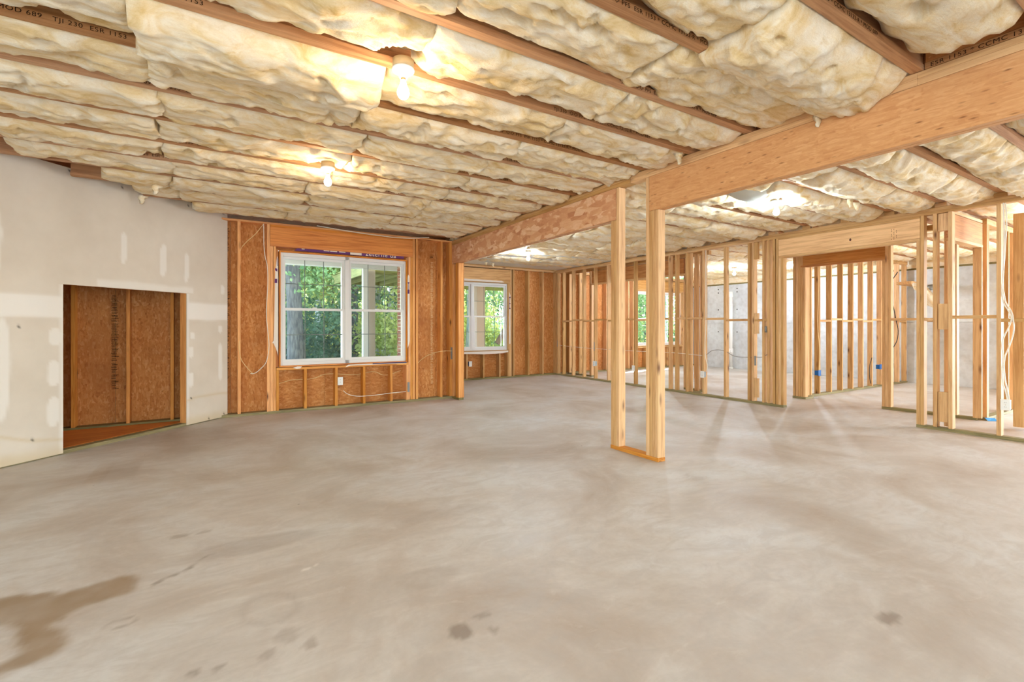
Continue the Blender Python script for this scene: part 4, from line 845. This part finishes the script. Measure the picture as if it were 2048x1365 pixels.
def foliage_mesh(name, n, r, h, mat, size, seed):
    rg = np.random.RandomState(seed); ncl = 46
    cc = rg.normal(size=(ncl, 3)); cc /= np.linalg.norm(cc, axis=1)[:, None]; cc *= rg.rand(ncl, 1)**.4; cc[:, 0] *= r; cc[:, 1] *= r; cc[:, 2] *= h/2
    c = cc[rg.randint(0, ncl, n)]+rg.normal(size=(n, 3))*r*.16; nr_ = rg.normal(size=(n, 3)); nr_ /= np.linalg.norm(nr_, axis=1)[:, None]
    t = np.cross(nr_, rg.normal(size=(n, 3))); t /= np.linalg.norm(t, axis=1)[:, None]; b = np.cross(nr_, t); s = size*(.6+.8*rg.rand(n, 1))
    v = np.stack([c-t*s, c-b*s*.5, c+t*s, c+b*s*.5], 1).reshape(-1, 3); f = np.arange(4*n).reshape(n, 4)
    me = bpy.data.meshes.new(name); me.vertices.add(4*n); me.vertices.foreach_set('co', v.ravel()); me.loops.add(4*n); me.loops.foreach_set('vertex_index', f.ravel()); me.polygons.add(n); me.polygons.foreach_set('loop_start', np.arange(0, 4*n, 4)); me.polygons.foreach_set('loop_total', np.full(n, 4)); me.update(); me.materials.append(mat); return me
FM = [foliage_mesh('crown', 5200, 2.4, 7.0, LEAFS[i % 3], .085, 20+i) for i in range(4)]; SH = [foliage_mesh('shrub', 3000, 1.3, 2.2, LEAFS[(i+1) % 3], .075, 40+i) for i in range(2)]
def trunk_mesh(r, h, mat, seed):
    rg = random.Random(seed); V = []; F = []; n = 9; lean = (rg.uniform(-.03, .03), rg.uniform(-.03, .03)); J = 9
    for j in range(J+1):
        z = h*j/J; q = r*(1-.55*j/J)*(1.25 if j == 0 else 1)
        for k in range(n): a = 2*PI*k/n; V.append((lean[0]*z+q*math.cos(a)+.03*math.sin(z+seed), lean[1]*z+q*math.sin(a), z))
    for j in range(J):
        for k in range(n): F.append((j*n+k, j*n+(k+1) % n, (j+1)*n+(k+1) % n, (j+1)*n+k))
    F.append(tuple(J*n+k for k in range(n)))
    for bnum in range(5):
        z = h*rg.uniform(.25, .85); a = rg.uniform(0, 2*PI); Lb = rg.uniform(1, 2.2); b0 = len(V); q = r*.22
        for e, (dd, zz, rr_) in enumerate(((0, 0, q), (Lb*.5, Lb*.3, q*.7), (Lb, Lb*.75, q*.3))):
            for k in range(5): c_ = 2*PI*k/5; V.append((lean[0]*z+dd*math.cos(a)-rr_*math.cos(c_)*math.sin(a), lean[1]*z+dd*math.sin(a)+rr_*math.cos(c_)*math.cos(a), z+zz+rr_*math.sin(c_)))
        for e in range(2):
            for k in range(5): F.append((b0+e*5+k, b0+e*5+(k+1) % 5, b0+(e+1)*5+(k+1) % 5, b0+(e+1)*5+k))
    me = bpy.data.meshes.new('trunk'); me.from_pydata(V, [], F); me.polygons.foreach_set('use_smooth', [True]*len(F)); me.materials.append(mat); return me
TM = [trunk_mesh(.17, 14, BARK, 1), trunk_mesh(.11, 12, BARK, 2), trunk_mesh(.13, 13, BARKP, 3), trunk_mesh(.08, 11, BARK, 4)]
def tree(x, y, tm, fm, sc, label, group=None, fz=5.0, fr_=1.0):
    r = empty('tree', label, 'tree', (x, y, -.1), group); a = R.uniform(0, 6)
    for nm, me, z, s in (('trunk', TM[tm], -.1, sc), ('foliage', FM[fm], fz, fr_)):
        o = bpy.data.objects.new(nm, me); C.objects.link(o); o.location = (x, y, z); o.rotation_euler = (0, 0, a); o.scale = (s, s, 1 if nm == 'trunk' else s)
        if nm == 'foliage': o['kind'] = 'stuff'
        par(o, r)
def at(px_, Y):   # direction of a view line from the camera station, used only to space the real trees
    l = (px_-1024)/966; k = (.5307+l*.8476)/(.8476-l*.5307); return (k*Y, Y)
x, y = at(593, 15.5); tree(x, y, 0, 0, 1.35, 'thick dark trunk tree in the left sash of the large window')
x, y = at(636, 19); tree(x, y, 2, 1, 1.1, 'pale barked tree near the middle of the left sash')
x, y = at(781, 17.5); tree(x, y, 0, 2, 1.15, 'dark leaning trunk just left of the brick corner'); x, y = at(757, 18); tree(x, y, 2, 3, 1.2, 'pale barked tree beside the dark trunk at the brick corner')
x, y = at(705, 17); tree(x, y, 1, 1, 1.2, 'dark trunk just left of the white porch post'); x, y = at(942, 16); tree(x, y, 2, 0, 1.5, 'pale thick trunk in the left sash of the second window')
x, y = at(1283, 22); tree(x, y, 1, 2, 1.0, 'dark green tree seen through the third window')
k = 0
for Yt in (17, 21, 26, 33, 42):
    for j in range(9):
        q = 550+j*92+R.uniform(-32, 32) + (Yt % 3)*22
        if q > 1420 or (q > 1040 and j % 2) or (Yt < 30 and j % 2 == Yt % 2): continue
        x, y = at(q, Yt+R.uniform(-1, 1)); k += 1
        tree(x, y, R.choice([1, 3, 3, 2]), R.randrange(4), R.uniform(.8, 1.1), 'slender woodland tree among many beyond the windows', 'woodland trees', R.uniform(2.5, 6.5), R.uniform(.9, 1.3))
for j in range(22):
    q = 552+j*22+R.uniform(-8, 8)+(260 if j > 13 else 0); x, y = at(q, R.uniform(14.5, 24))
    tree(x, y, R.choice([1, 3, 3, 2]), R.choice([0, 2]), R.uniform(.6, 1.0), 'bare slender trunk standing in front of the woodland', 'slender trunks', R.uniform(8.5, 10), 1.0)
for j in range(34):
    x, y = at(545+j*26+R.uniform(-10, 10), R.uniform(16, 30)); o = bpy.data.objects.new('shrub', SH[j % 2]); C.objects.link(o); o.location = (x, y, R.uniform(.5, 1.2)); o.rotation_euler = (0, 0, R.uniform(0, 6)); s = R.uniform(.8, 1.3); o.scale = (s, s, s)
    tag(o, 'leafy undergrowth shrub at the foot of the woodland', 'shrub', 'woodland undergrowth')
